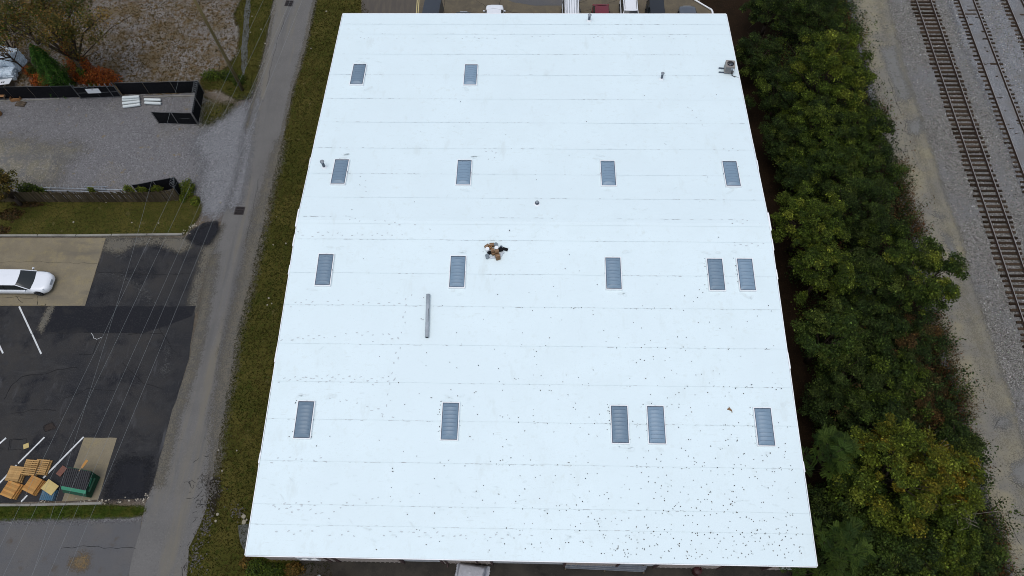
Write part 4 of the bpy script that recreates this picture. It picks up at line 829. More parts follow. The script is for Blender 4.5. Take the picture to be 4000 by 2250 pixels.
def tree(name, label, base, h, r, pal, seed, n=7000, leaf=.17, group=None, nclump=None, crown_h=None, accent=None, trunk_r=None, lean=(0, 0), cat='tree', squash=.85, skirt=.25, barkm='bark', ellip=(1, 1), sparse=0.0):
    rs = np.random.RandomState(seed); t = thing(name, label, cat, (base[0], base[1], 0.01), 0, group)
    ch = crown_h or min(h * .85, r * 2 * squash); cz = h - ch / 2; lx, ly = lean
    k = nclump or int(34 + r * 30)
    # clump centres over the crown envelope: mostly the outer shell, uneven
    d = rs.normal(0, 1, (k * 3, 3)); d /= np.linalg.norm(d, axis=1, keepdims=True); d = d[d[:, 2] > -skirt * 2][:k]; k = len(d)
    lob = np.array([1.05 + .5 * mnoise.noise(Vector(q) * 1.7 + Vector((seed * 3.1, 0, 0))) for q in d])
    rad = (rs.uniform(.40, 1.02, k) ** .7 * lob)[:, None]
    cc = d * rad * np.array([r * ellip[0], r * ellip[1], ch / 2]) + np.array([lx, ly, cz])
    cr = rs.uniform(.24, .66, k) * (.75 + .1 * r)
    per = rs.multinomial(n, cr ** 2 / (cr ** 2).sum())
    P0 = np.array(PAL[pal]); PA = np.array(PAL[accent]) if accent else None
    C, Nn, cols = [], [], []
    for i in range(k):
        m = per[i]; q = rs.normal(0, 1, (m, 3)); q /= np.linalg.norm(q, axis=1, keepdims=True); q[:, 2] = np.where(q[:, 2] < -.3, -q[:, 2], q[:, 2])
        rr_ = cr[i] * rs.uniform(.35, 1.08, m)[:, None] * np.array([1, 1, .75])
        C.append(cc[i] + q * rr_); Nn.append(q * .6 + np.array([0, 0, .55]) + rs.normal(0, .6, (m, 3)))
        P = P0
        if PA is not None and rs.rand() < .33: P = PA
        bc = P[rs.randint(len(P))] * rs.uniform(.75, 1.3); mix = P[rs.randint(len(P), size=m)]
        cols.append((.6 * bc + .4 * mix) * rs.lognormal(0, .48, (m, 1)))
    C, Nn, cols = map(np.concatenate, (C, Nn, cols))
    C[:, 2] = np.maximum(C[:, 2], .05)
    leaves('crown', t, C, Nn, leaf, cols, rs)
    tr = trunk_r or .05 + .022 * h; mb = MB(); fork = np.array([lx * .35, ly * .35, max(.4, (h - ch) * .9)])
    mb.tube([(0, 0, -.05), (fork[0] * .5, fork[1] * .5, fork[2] * .5), tuple(fork)], [tr * 1.25, tr, tr * .85], 7)
    for i in rs.permutation(k)[:min(k, 12)]:
        e = cc[i]; md = fork + (e - fork) * .5 + np.array([0, 0, .12 * r]) + rs.normal(0, .06 * r, 3)
        mb.tube([tuple(fork - np.array([0, 0, .1])), tuple(md), tuple(e)], [tr * .42, tr * .22, .01], 5)
        for _ in range(2):
            e2 = e + rs.normal(0, .3, 3) * r * .5; mb.tube([tuple(md), tuple((md + e2) / 2 + rs.normal(0, .05, 3)), tuple(e2)], [tr * .2, tr * .12, .007], 4)
    mb.build('trunk', M[barkm], t, True)
    return t
def pinnate(name, label, base, h, r, pal, seed, nf=240, group=None):
    """long feathery compound leaves in whorls at the branch ends"""
    rs = np.random.RandomState(seed); t = thing(name, label, 'tree', (base[0], base[1], .01), 0, group); mb = MB(); C, Nn, cols, TT = [], [], [], []
    k = nf // 11; V = []; P = np.array(PAL[pal])
    for i in range(k):
        a = rs.uniform(0, 6.28); q = math.sqrt(rs.uniform(.02, 1)) * (1 + .3 * math.sin(3 * a + seed)); tip = np.array([r * .8 * q * math.cos(a), r * .8 * q * math.sin(a), h * (1 - .42 * q * q) + rs.normal(0, .5)])
        mb.tube([(0, 0, -.05), tuple(tip * np.array([.25, .25, .55])), tuple(tip)], [.07, .04, .012], 5); bc = P[rs.randint(len(P))] * rs.uniform(.6, 1.4)
        for j in range(11):
            b = 2 * math.pi * j / 11 + rs.normal(0, .5); L = rs.uniform(.32, .68); up = rs.uniform(-.1, .6); dr = np.array([math.cos(b), math.sin(b), up]); sd_ = np.array([-math.sin(b), math.cos(b), 0])
            for g in range(3, 13):
                f = g / 12; p = tip + dr * L * f + np.array([0, 0, -.32 * L * f * f]); w = L * .30 * (1 - .55 * abs(f - .45)); wd = L * .035
                for s in (-1, 1):
                    e = p + (sd_ * s * .95 + dr * .28) * w + np.array([0, 0, -.10 * w]); m_ = (p + e) / 2; o_ = dr * wd
                    V += [p, m_ + o_, e, m_ - o_]; cols.append(bc * rs.uniform(.75, 1.25))
    link_mesh('crown', fastmesh('crown', np.array(V), 4, M['leaf'], np.array(cols)), t); mb.build('trunk', M['bark'], t, True)
    return t
def at_crown(xd, yd, z): p = GD(xd, yd, z); return (p.x, p.y)
GB = 'trees in the belt beside the railway'
BELT = [ # x, y (on a 2576 px wide view), height, radius, palette, accent, label
    (1945, 10, 5.2, 2.3, 'dark', 'mid', 'dark green shrubby tree behind the rear roof corner'),
    (2060, 30, 5.5, 2.6, 'dark', 'mid', 'dark green tree at the top edge beside the service road'),
    (2105, 165, 8.0, 3.7, 'olive', 'ygreen', 'big yellow-green crown nearest the top of the belt'),
    (1915, 135, 4.2, 2.1, 'dark', 'mid', 'low dark green tree beside the condenser unit'),
    (1965, 230, 4.8, 2.3, 'dark', 'olive', 'dark tree beside the big yellow-green crown, building side'),
    (2075, 300, 6.0, 2.8, 'olive', 'dark', 'olive tree just below the big yellow-green crown'),
    (2170, 315, 5.0, 2.2, 'dark', 'olive', 'dark tree at the road edge below the big yellow-green crown'),
    (1985, 345, 4.4, 2.1, 'dark', 'mid', 'low dark tree along the building opposite the rear-slope skylight'),
    (2095, 410, 5.2, 2.6, 'mid', 'olive', 'mid green tree in the centre of the upper belt'),
    (2205, 425, 4.6, 2.2, 'mid', 'dark', 'mid green roadside tree above the dry brush'),
    (2015, 440, 4.4, 2.1, 'dark', 'olive', 'dark tree just above the yellow-tipped one by the ridge'),
    (2035, 555, 6.8, 2.5, 'olive', 'ygreen', 'yellow-tipped tree opposite the roof ridge'),
    (2155, 520, 5.4, 2.6, 'dark', 'mid', 'dark tree right of the yellow-tipped one by the ridge'),
    (2225, 600, 4.6, 2.0, 'dark', 'olive', 'dark roadside tree above the tree reaching over the road'),
    (2075, 680, 6.2, 2.3, 'olive', 'ygreen', 'yellowish tree opposite the tree-side skylight pair'),
    (2325, 700, 7.2, 2.6, 'mid', 'ygreen', 'tree that reaches out over the service road'),
    (2185, 700, 5.2, 2.5, 'dark', 'mid', 'dark tree behind the one reaching over the road'),
    (2085, 850, 6.6, 2.2, 'mid', 'mid', 'round even green crown in the middle of the belt'),
    (2200, 820, 5.0, 2.5, 'dark', 'mid', 'dark tree right of the round even crown'),
    (2290, 855, 4.4, 2.1, 'dark', 'brush', 'brownish dark roadside tree below the overhanging one'),
    (2140, 960, 4.6, 2.3, 'dark', 'mid', 'dark low tree below the round even crown'),
    (2245, 960, 4.8, 2.5, 'dark', 'olive', 'dark tree in the centre of the lower belt'),
    (2330, 1000, 4.0, 2.0, 'dark', 'brush', 'dark roadside tree with brown twigs in the lower belt'),
    (2085, 1010, 3.6, 1.7, 'dark', 'dark', 'low dark tree near the building above the feathery one'),
    (2215, 1065, 5.0, 2.2, 'dark', 'mid', 'dark tree just above the big yellow one'),
    (2270, 1185, 8.2, 3.3, 'ygreen', 'yellow', 'big yellow autumn tree in the lower belt'),
    (2390, 1215, 6.6, 1.9, 'ygreen', 'yellow', 'orange-yellow crown on the road side of the big yellow tree'),
    (2415, 1120, 4.2, 1.5, 'dark', 'mid', 'small dark bushy tree at the service road'),
    (2165, 1255, 5.0, 2.0, 'olive', 'mid', 'olive tree below the upper feathery one'),
    (2060, 1280, 3.2, 1.5, 'dark', 'dark', 'low dark shrub-like tree at the front roof corner'),
    (2275, 1345, 5.2, 2.4, 'dark', 'mid', 'dark green tree below the big yellow one'),
    (2375, 1340, 5.2, 2.2, 'olive', 'ygreen', 'olive tree below the bare twigs at the bottom right'),
    (2450, 1370, 4.0, 1.7, 'dark', 'mid', 'dark roadside tree at the bottom right'),
    (2240, 1435, 4.6, 2.1, 'mid', 'dark', 'mid green tree cut by the bottom edge'),
    (2345, 1430, 4.4, 2.0, 'olive', 'dark', 'olive tree cut by the bottom edge'),
    (2065, 1400, 2.8, 1.4, 'dark', 'dark', 'low dark shrub-like tree by the front corner of the wall'),
]
for i, (x, y, h, r, pal, acc, lab) in enumerate(BELT):
    b = at_crown(x, y, h * .72)
    tree('broadleaf_tree', lab, b, h, r, pal, 100 + i, n=int(2500 * r * r + 4000), leaf=.14 if pal != 'dark' else .13, group=GB, accent=acc)
for i, (x, y, h, r, lab) in enumerate([(2105, 1135, 6.4, 2.2, 'upper feathery-leaved tree against the dark ground by the building'), (2135, 1375, 6.0, 2.3, 'lower feathery-leaved tree at the bottom of the belt'), (2030, 1440, 3.6, 1.5, 'small feathery-leaved sapling at the front roof corner')]):
    pinnate('feathery_tree', lab, at_crown(x, y, h * .85), h, r, 'feather', 300 + i, nf=620 if r > 2 else 260, group=GB)
# bare twigs poking out of the belt
def twigs(name, label, base, h, r, seed, m='bark_gy', lean=(0, 0), group=None, nb=9, r0=.07):
    rs = np.random.RandomState(seed); t = thing(name, label, 'tree', (base[0], base[1], 0), 0, group); mb = MB()
    mb.tube([(0, 0, -.05), (lean[0] * .3, lean[1] * .3, h * .3), (lean[0] * .6, lean[1] * .6, h * .55)], [r0, r0 * .8, r0 * .6], 6); tr = mb.build('trunk', M[m], t, True)
    for i in range(nb):
        a = rs.uniform(0, 6.28); f = rs.uniform(.2, .55); s = np.array([lean[0] * f, lean[1] * f, h * f]); e = np.array([lean[0] + r * math.cos(a) * rs.uniform(.5, 1), lean[1] + r * math.sin(a) * rs.uniform(.5, 1), h * rs.uniform(.75, 1)])
        md = (s + e) / 2 + rs.normal(0, .12 * r, 3); b = MB().tube([tuple(s), tuple(md), tuple(e)], [r0 * .5, r0 * .3, .012], 5)
        for _ in range(4):
            f2 = rs.uniform(.3, .95); p = s + (e - s) * f2 if f2 > .5 else md; q = p + rs.normal(0, .32 * r, 3) + np.array([0, 0, .1 * r]); b.tube([tuple(p), tuple((p + q) / 2 + rs.normal(0, .05 * r, 3)), tuple(q)], [r0 * .2, r0 * .14, .008], 4)
        b.build('branch', M[m], t, True)
    return t
twigs('bare_tree', 'grey leafless twigs rising out of the yellow tree beside the service road', at_crown(2415, 1265, 5.2), 6.2, 2.0, 5, lean=(.2, 0), nb=16, r0=.06)
twigs('bare_tree', 'thin leafless stems above the big yellow tree', at_crown(2340, 1120, 5.5), 6.6, 1.2, 6, nb=8, r0=.05)
# undergrowth that fills the belt floor, and the dry brush along the road
rs = np.random.RandomState(31)
ug = [G(*q) for q in [(2960, -120), (3290, -120), (3340, 60), (3400, 320), (3470, 560), (3540, 780), (3600, 1000), (3650, 1260), (3720, 1480), (3790, 1720), (3830, 1900), (3890, 2080), (3940, 2330), (3290, 2400), (3250, 2130), (3180, 1750), (3140, 1400), (3090, 1050), (3040, 700), (3000, 400)]]
X, Y = scatter(ug, 2.2, rs); C, Nn, cols = [], [], []
for x, y in zip(X, Y):
    m = 75; r_ = rs.uniform(.45, .9); hz = rs.uniform(.6, 2.2) if rs.rand() < .6 else rs.uniform(2.2, 4.8); q = rs.normal(0, 1, (m, 3)); q /= np.linalg.norm(q, axis=1, keepdims=True); q[:, 2] = abs(q[:, 2])
    C.append(np.array([x, y, .1]) + q * np.array([r_, r_, hz]) * rs.uniform(.5, 1.05, (m, 1))); Nn.append(q * .5 + np.array([0, 0, .8]) + rs.normal(0, .45, (m, 3)))
    P = np.array(PAL['dark' if rs.rand() < .72 else ('olive' if rs.rand() < .6 else 'brush')]); cols.append(P[rs.randint(len(P), size=m)] * rs.uniform(.7, 1.2) * rs.lognormal(0, .34, (m, 1)))
C, Nn, cols = map(np.concatenate, (C, Nn, cols))
o = leaves('undergrowth', None, C, Nn, .145, cols, rs); tag(o, 'dense dark undergrowth of brambles and saplings under the belt trees', 'undergrowth', kind='stuff')
# dry reddish brush at the road edge
V, cols = [], []
for (x0, y0, x1, y1, dens) in [(3430, 420, 3455, 520, 25), (3250, 0, 3340, 200, 16), (3490, 640, 3530, 800, 30), (3530, 800, 3580, 940, 44), (3640, 1240, 3700, 1420, 30), (3690, 1440, 3760, 1640, 34), (3700, 1560, 3770, 1720, 20), (3830, 1980, 3900, 2140, 22), (3850, 2120, 3950, 2330, 36)]:
    a, b = G(x0, y0), G(x1, y1); L = (b - a).length
    for _ in range(int(L * dens)):
        f = rs.rand(); p = np.array(a + (b - a) * f) + np.array([rs.normal(0, .45), rs.normal(0, .4), 0])
        col = np.array(PAL['brush'][rs.randint(4)]) * rs.uniform(.7, 1.4)
        if rs.rand() < .25: col = np.array((.10, .045, .022)) * rs.uniform(.7, 1.3)
        for _ in range(5):
            dx = rs.normal(0, .35, 2); hgt = rs.uniform(.5, 1.5); w = .014; q = rs.normal(0, 1, 2); q /= np.linalg.norm(q)
            V += [p + np.array([q[0] * w, q[1] * w, 0]), p - np.array([q[0] * w, q[1] * w, 0]), p + np.array([dx[0], dx[1], hgt])]; cols.append(col)
            c2 = p + np.array([dx[0], dx[1], hgt]) * rs.uniform(.6, 1); s2 = .07; u = rs.normal(0, s2, 3); v_ = rs.normal(0, s2, 3); V += [c2, c2 + u, c2 + v_]; cols.append(col * 1.25)
o = link_mesh('dry_brush', fastmesh('dry_brush', np.array(V), 3, M['blade'], np.array(cols))); tag(o, 'dry reddish brown brush along the service road edge', 'brush', kind='stuff')

# upper left trees
B = G(356, 312)
t = thing('multi_stem_tree', 'large sparse brownish tree with many rising limbs behind the black fence', 'tree', (B.x, B.y, .01))
rs = np.random.RandomState(77); mb = MB(); mb.tube([(0, 0, -.1), (-.05, 0, 1.6), (-.1, .1, 3.0)], [.36, .28, .26], 9)
ends = []
for i in range(15):
    a = 2 * math.pi * i / 15 + rs.normal(0, .25); rr_ = rs.uniform(1.6, 4.6); e = np.array([-.6 + rr_ * math.cos(a) * 1.4, .6 + rr_ * math.sin(a) * .9, rs.uniform(7.0, 9.6)]); s = np.array([-.1, .1, rs.uniform(2.2, 3.0)])
    md = s + (e - s) * .45 + np.array([0, 0, .9]) + rs.normal(0, .2, 3); mb.tube([tuple(s), tuple(md), tuple(e)], [.13, .085, .02], 6); ends.append(e)
    for _ in range(5):
        f = rs.uniform(.35, .95); p = md + (e - md) * f; q = p + rs.normal(0, .9, 3) + np.array([0, 0, .5]); mb.tube([tuple(p), tuple((p + q) / 2 + rs.normal(0, .12, 3)), tuple(q)], [.04, .025, .008], 4); ends.append(q)
mb.tube([(0, 0, 2.4), (1.6, .9, 3.4), (3.6, 2.4, 4.4), (6.2, 4.2, 4.9)], [.07, .05, .035, .015], 5); mb.tube([(0, 0, 2.2), (1.2, .4, 2.9), (2.6, .9, 3.1)], [.05, .03, .012], 5)
mb.build('trunk', M['bark'], t, True)
C, Nn, cols = [], [], []
for e in ends:
    m = 170; q = rs.normal(0, 1, (m, 3)); C.append(np.array(e) + q * rs.uniform(.28, .55)); Nn.append(rs.normal(0, .6, (m, 3)) + np.array([0, 0, .8])); P = np.array(PAL['autumn' if rs.rand() < .6 else ('orange' if rs.rand() < .5 else 'olive')]) * 1.15; cols.append(P[rs.randint(len(P), size=m)] * rs.uniform(.7, 1.2) * rs.lognormal(0, .25, (m, 1)))
leaves('crown', t, *map(np.concatenate, (C, Nn)), .17, np.concatenate(cols), rs)
# creeper round its foot
def mound(name, label, blobs, pal, seed, leaf=.15, cat='plant', stem=True):
    rs = np.random.RandomState(seed); c0 = blobs[0]; t = thing(name, label, cat, (c0[0], c0[1], .01)); C, Nn, cols = [], [], []; mb = MB()
    for x, y, z, rx, ry, rz, n in blobs:
        q = rs.normal(0, 1, (n, 3)); q /= np.linalg.norm(q, axis=1, keepdims=True); q[:, 2] = np.where(rs.rand(n) < .8, abs(q[:, 2]), q[:, 2])
        f = np.array([1 + .35 * mnoise.noise(Vector(v) * 2.2 + Vector((seed, x, y))) for v in q])[:, None]
        C.append(np.array([x - c0[0], y - c0[1], z]) + q * f * np.array([rx, ry, rz]) * rs.uniform(.55, 1.05, (n, 1))); Nn.append(q * .6 + np.array([0, 0, .6]) + rs.normal(0, .45, (n, 3)))
        P = np.array(PAL[pal]); cols.append(P[rs.randint(len(P), size=n)] * rs.uniform(.8, 1.2) * rs.lognormal(0, .25, (n, 1)))
        for _ in range(6):
            a = rs.uniform(0, 6.28); mb.tube([(x - c0[0], y - c0[1], 0), (x - c0[0] + .4 * rx * math.cos(a), y - c0[1] + .4 * ry * math.sin(a), z + .4 * rz), (x - c0[0] + .8 * rx * math.cos(a), y - c0[1] + .8 * ry * math.sin(a), z + .7 * rz)], [.03, .02, .008], 4)
    C = np.concatenate(C); C[:, 2] = np.maximum(C[:, 2], .02)
    leaves('foliage', t, C, np.concatenate(Nn), leaf, np.concatenate(cols), rs); mb.build('stem', M['bark'], t)
    return t
mound('red_creeper', 'rust red creeper covering the foot of the large sparse tree', [(B.x, B.y, .3, 1.6, 1.0, 1.3, 2000), (B.x + 1.6, B.y - .2, .2, 1.6, 1.0, 1.6, 2200), (B.x - 1.2, B.y + .4, .4, .8, .7, 2.0, 900), (B.x + .3, B.y + .3, 1.5, .55, .55, 1.6, 900), (B.x - .5, B.y + .4, 2.2, .6, .6, 2.6, 1200)], 'rust', 5)
mound('green_ivy', 'dark ivy on the stem of the large sparse tree', [(B.x - .15, B.y - .1, .8, .5, .5, 1.3, 900), (B.x + .5, B.y - .5, .1, .7, .5, .6, 500)], 'olive', 9)
b = G(250, 338); C, Nn, cols = [], [], []; rs = np.random.RandomState(13); t = thing('juniper', 'tall dense green conical juniper behind the black fence', 'tree', (b.x, b.y, .01)); hJ = 5.4; m = 13000
z = hJ * rs.uniform(0, 1, m) ** .85; a = rs.uniform(0, 6.28, m); rad = (1.55 * (1 - (z / hJ) ** 1.6) ** .8 + .10) * (.75 + .5 * np.array([mnoise.noise(Vector((math.cos(q) * 2.6, math.sin(q) * 1.8, w * 1.3))) for q, w in zip(a, z)])) * rs.uniform(.6, 1.1, m)
C = np.stack([rad * np.cos(a), rad * np.sin(a), z + .1], -1); Nn = np.stack([np.cos(a), np.sin(a), np.full(m, .6)], -1) + rs.normal(0, .4, (m, 3)); P = np.array(PAL['juniper']); leaves('crown', t, C, Nn, .15, P[rs.randint(3, size=m)] * rs.lognormal(0, .3, (m, 1)), rs, .45)
MB().tube([(0, 0, -.05), (0, 0, 2), (0, 0, 4.6)], [.14, .09, .02], 7).build('trunk', M['bark'], t)
mound('red_shrub', 'rust red creeper left of the juniper by the black fence', [(*G(165, 325)[:2], .1, 1.1, .8, 1.0, 1100), (*G(125, 290)[:2], .2, .6, .5, .9, 500), (*G(185, 355)[:2], .0, .6, .4, .6, 400)], 'rust', 15)
mound('dark_ivy', 'dark leafy climber between the wrapped pallets and juniper', [(*G(150, 300)[:2], .3, .6, .5, 1.2, 800)], 'olive', 19)
bb = G(70, 235); tree('autumn_tree', 'small thin yellow-brown tree behind the wrapped pallets', (bb.x, bb.y), 5.2, 2.6, 'orange', 41, n=2600, leaf=.15, nclump=34, accent='olive')
bb = G(150, 170); tree('autumn_tree', 'thin yellow-brown tree beside the juniper top', (bb.x, bb.y), 4.6, 1.9, 'autumn', 42, n=1500, leaf=.15, nclump=26, accent='orange')
bb = G(112, 285); twigs('leaning_bare_tree', 'leafless tree leaning over the wrapped pallets', (bb.x, bb.y), 4.6, 2.6, 8, 'bark', (-1.2, .2), nb=10, r0=.10)
bb = G(95, 805); tree('roadside_tree', 'brown-leaved tree at the far end of the plank fence', (bb.x - .3, bb.y + .1), 4.8, 1.25, 'autumn', 43, n=3600, leaf=.16, crown_h=3.6, accent='orange'); 
mound('fence_bush', 'dark bush behind the plank fence near the brown-leaved tree', [(*G(118, 750)[:2], .2, 1.0, .6, 1.0, 900), (*G(160, 752)[:2], .1, .7, .4, .7, 500)], 'olive', 23)
mound('fallen_leaf_bush', 'reddish dry leaf heap under the brown-leaved tree', [(*G(40, 840)[:2], .0, 1.3, .7, .35, 600), (*G(110, 800)[:2], .0, 1.6, .3, .2, 500), (*G(10, 900)[:2], .0, .8, .5, .25, 300)], 'brush', 29)
mound('vine_weeds', 'bright green weeds climbing the fence end by the gravel apron', [(*G(740, 745)[:2], .1, .65, .85, 1.1, 1100), (*G(765, 790)[:2], .0, .45, .5, .5, 400), (*G(720, 775)[:2], .0, .4, .5, .6, 400)], 'ygreen', 33, .13)
mound('vine_weeds', 'green vine tangled along the inside of the corner fence', [(*G(520, 760)[:2], .5, .45, .3, .9, 450), (*G(575, 765)[:2], .7, .5, .25, .7, 400), (*G(630, 760)[:2], .7, .6, .25, .6, 350), (*G(380, 768)[:2], .8, .3, .2, .7, 250)], 'ygreen', 35, .13)
mound('corner_scrub', 'dark scrub around the foot of the utility pole', [(*G(830, 300)[:2], 0, 1.1, .7, .7, 900), (*G(890, 300)[:2], 0, 1.0, .6, .8, 800), (*G(935, 320)[:2], 0, .7, .7, .8, 600)], 'olive', 37, .14)
mound('door_shrub', 'yellow-green shrub at the road-side front corner of warehouse', [(*G(1010, 2225)[:2], 0, .9, .8, .9, 1200), (*G(1080, 2240)[:2], 0, .8, .7, 1.0, 900)], 'olive', 39, .13); mound('door_shrub', 'small yellow shrub under the front corner window', [(*G(1150, 2225)[:2], 0, .7, .5, .9, 800), (*G(965, 2200)[:2], 0, .5, .5, .4, 300)], 'orange', 40, .13)

# ------------------------------------------------------------------ fences
def run(P, i): return P[i], P[i + 1]
FH = 1.62
def coil(t, a, b, z, r=.22, pitch=.26):
    L = (b - a).length; d = (b - a).normalized(); n = Vector((-d.y, d.x, 0)); k = int(L / pitch * 10); pts = []
    for i in range(k + 1):
        q = 2 * math.pi * i / 10; pts.append(a + d * (L * i / k) + n * (r * math.cos(q)) + Vector((0, 0, z + r + r * math.sin(q))))
    MB().tube(pts, .009, 4, False).build('razor_wire', M['razor'], t)
def screen_fence(label, px, h=FH, wire=(), rails=True, mid=False, step=2.4):
    P = [G(*p) for p in px]; o = P[0]; t = thing('screen_fence', label, 'fence', o); Q = [p - o for p in P]
    for i in range(len(Q) - 1):
        a, b = Q[i], Q[i + 1]; L = (b - a).length; d = (b - a).normalized(); n = Vector((-d.y, d.x, 0)); m = max(1, round(L / step))
        for j in range(m):
            s0, s1 = a + d * (L * j / m + .03), a + d * (L * (j + 1) / m - .03)
            def fn(u, v, off): p = s0 + (s1 - s0) * u + n * (off + .03 * math.sin(u * math.pi) * math.sin(v * math.pi) * (1 if j % 2 else -1)); return (p.x, p.y, .05 + (h - .08 - .03 * math.sin(u * math.pi)) * v)
            mb = MB().grid(lambda u, v: fn(u, v, .006), 6, 4).grid(lambda u, v: fn(u, v, -.006), 6, 4); mb.build('screen_panel', M['fence_bk'], t)
            c = a + d * (L * j / m); MB().cyl(c + n * .045, c + n * .045 + Vector((0, 0, h + .05)), .03, n=8).build('post', M['fence_pole'], t)
        c = b; MB().cyl(c + n * .045, c + n * .045 + Vector((0, 0, h + .05)), .035, n=8).build('post', M['fence_pole'], t)
        MB().cyl(a + Vector((0, 0, h)), b + Vector((0, 0, h)), .022, n=6).build('top_rail', M['fence_pole'], t)
        if mid: MB().cyl(a - n * .03 + Vector((0, 0, h * .5)), b - n * .03 + Vector((0, 0, h * .5)), .02, n=6).build('mid_rail', M['fence_pole'], t)
        if i in wire: coil(t, a, b, h - .05)
    return t
screen_fence('long black screened fence left of the gate with the white sign', [(-120, 388), (318, 381)])
screen_fence('black screened fence right of the gate, turning at the razor wire corner', [(478, 370), (797, 362), (775, 486)], wire=(1,))
screen_fence('short black screened fence facing the gravel yard below the razor wire', [(773, 486), (622, 482)], mid=True)
screen_fence('small black screened fence behind the end of the plank fence', [(548, 764), (709, 733), (706, 772)], wire=(1,))
# gate
a, b = G(318, 386), G(476, 380); t = thing('gate', 'black screened gate with a white sign and steel frame', 'gate', a, math.atan2(b.y - a.y, b.x - a.x)); L = (b - a).length
for s in (0, L): MB().cyl((s, 0, 0), (s, 0, 2.1), .05, n=10).build('gate_post', M['fence_pole'], t)
MB().cyl((L - .75, .02, 0), (L - .75, .02, 1.9), .045, n=8).build('gate_post', M['fence_pole'], t)
for z in (.12, .82, 1.6): MB().cyl((.06, -.03, z), (L - .06, -.03, z), .022, n=6).build('gate_rail', M['fence_pole'], t)
MB().cyl((L / 2, -.03, .1), (L / 2, -.03, 1.6), .02, n=6).build('gate_rail', M['fence_pole'], t)
MB().box((L / 2, .02, .86), (L - .16, .012, 1.46)).build('screen_panel', M['fence_bk'], t)
sg = MB().box((L * .44, -.075, 1.08), (1.30, .02, .60)).build('sign', M['sign'], t)
cu = bpy.data.curves.new('sign_number', 'FONT'); cu.body = '59'; cu.size = .20; cu.align_x = 'CENTER'; tmp = bpy.data.objects.new('tmp', cu); coll.objects.link(tmp)
dg = bpy.context.evaluated_depsgraph_get(); me = bpy.data.meshes.new_from_object(tmp.evaluated_get(dg)); bpy.data.objects.remove(tmp); me.materials.clear(); me.materials.append(M['black'])
o = link_mesh('sign_number', me, sg); o.location = (L * .44, -.088, 1.18); o.rotation_euler = (R(90), 0, 0)
MB().tube([(L * .3 + .22 * math.cos(q * .6), -.02 + .22 * math.sin(q * .6) * .3, 1.7 + .18 * math.sin(q * .6)) for q in range(11)], .008, 4).build('razor_wire', M['razor'], t)
coil(t, Vector((.1, 0, 0)), Vector((L, 0, 0)), 1.58, .16, .5)
# plank fence
P = [G(*p) for p in [(-100, 787), (300, 790), (637, 789), (705, 779)]]; t = thing('plank_fence', 'weathered leaning wooden plank fence along the lawn', 'fence', P[0])
slatm = MB().box((0, 0, .76), (.138, .02, 1.52)).mesh('plank', M['slat']); rf = random.Random(4)
for a, b in zip(P[:-1], P[1:]):
    a, b = a - P[0], b - P[0]; L = (b - a).length; n = int(L / .152); ang = math.atan2(b.y - a.y, b.x - a.x); nn = Vector((-math.sin(ang), math.cos(ang), 0))
    for i in range(n):
        c = link_mesh('plank', slatm, t); q = a + (b - a) * ((i + .5) / n); c.location = q + nn * rf.uniform(-.008, .008); c.rotation_euler = (rf.gauss(-.02, .02), rf.gauss(0, .012), ang); c.scale = (rf.uniform(.92, 1.02), 1, rf.uniform(.96, 1.03))
    for z in (.35, 1.15): MB().box(((a + b) / 2 + nn * .045 + Vector((0, 0, z))), (L, .05, .09), ang).build('stringer', M['slat'], t)
    k = max(1, int(L / 2.4))
    for i in range(k + 1): q = a + (b - a) * (i / k) + nn * .115; MB().box((q.x, q.y, .78), (.09, .09, 1.56), ang).build('post', M['slat'], t)
# ladder and pipes behind the plank fence
a, b = G(340, 742), G(432, 742); t = thing('aluminium_ladder', 'shiny ladder lying behind the plank fence', 'ladder', (a.x, a.y, .45), math.atan2(b.y - a.y, b.x - a.x)); L = (b - a).length
for y in (0, -.38): MB().box((L / 2, y, .05), (L, .03, .09)).build('side_rail', M['galv'], t)
for i in range(int(L / .3)): MB().cyl((.15 + .3 * i, -.37, .05), (.15 + .3 * i, -.01, .05), .016, n=6).build('rung', M['galv'], t)
for y in (-.38, .02): MB().box((.4, y, -.22), (.06, .06, .45)).build('trestle_leg', M['galv'], t); MB().box((L - .4, y, -.22), (.06, .06, .45)).build('trestle_leg', M['galv'], t)
a, b = G(190, 752), G(505, 760)
for i, (z, dy, lab) in enumerate([(.75, 0, 'upper galvanised pipe lying along the plank fence'), (.5, -.12, 'lower galvanised pipe lying along the plank fence')]):
    t = thing('steel_pipe', lab, 'pipe', (a.x, a.y + dy, 0), math.atan2(b.y - a.y, b.x - a.x)); MB().cyl((0, 0, z), ((b - a).length, 0, z), .045, n=8).build('pipe', M['galv'], t)
    for s in (.5, (b - a).length - .5): MB().box((s, 0, z / 2 - .025), (.06, .10, z - .05)).build('bracket', M['galv'], t)
t = thing('razor_coil', 'loose razor wire coil along the plank fence top', 'wire', (a.x, a.y, 0)); coil(t, Vector((.2, -.2, 0)), Vector(((b - a).length * .6, -.2, 0)), 1.1, .2, .4)
MB().cyl((.2, -.2, 0), (.2, -.2, 1.2), .02, n=6).build('stake', M['fence_pole'], t); MB().cyl(((b - a).length * .55, -.2, 0), ((b - a).length * .55, -.2, 1.2), .02, n=6).build('stake', M['fence_pole'], t)

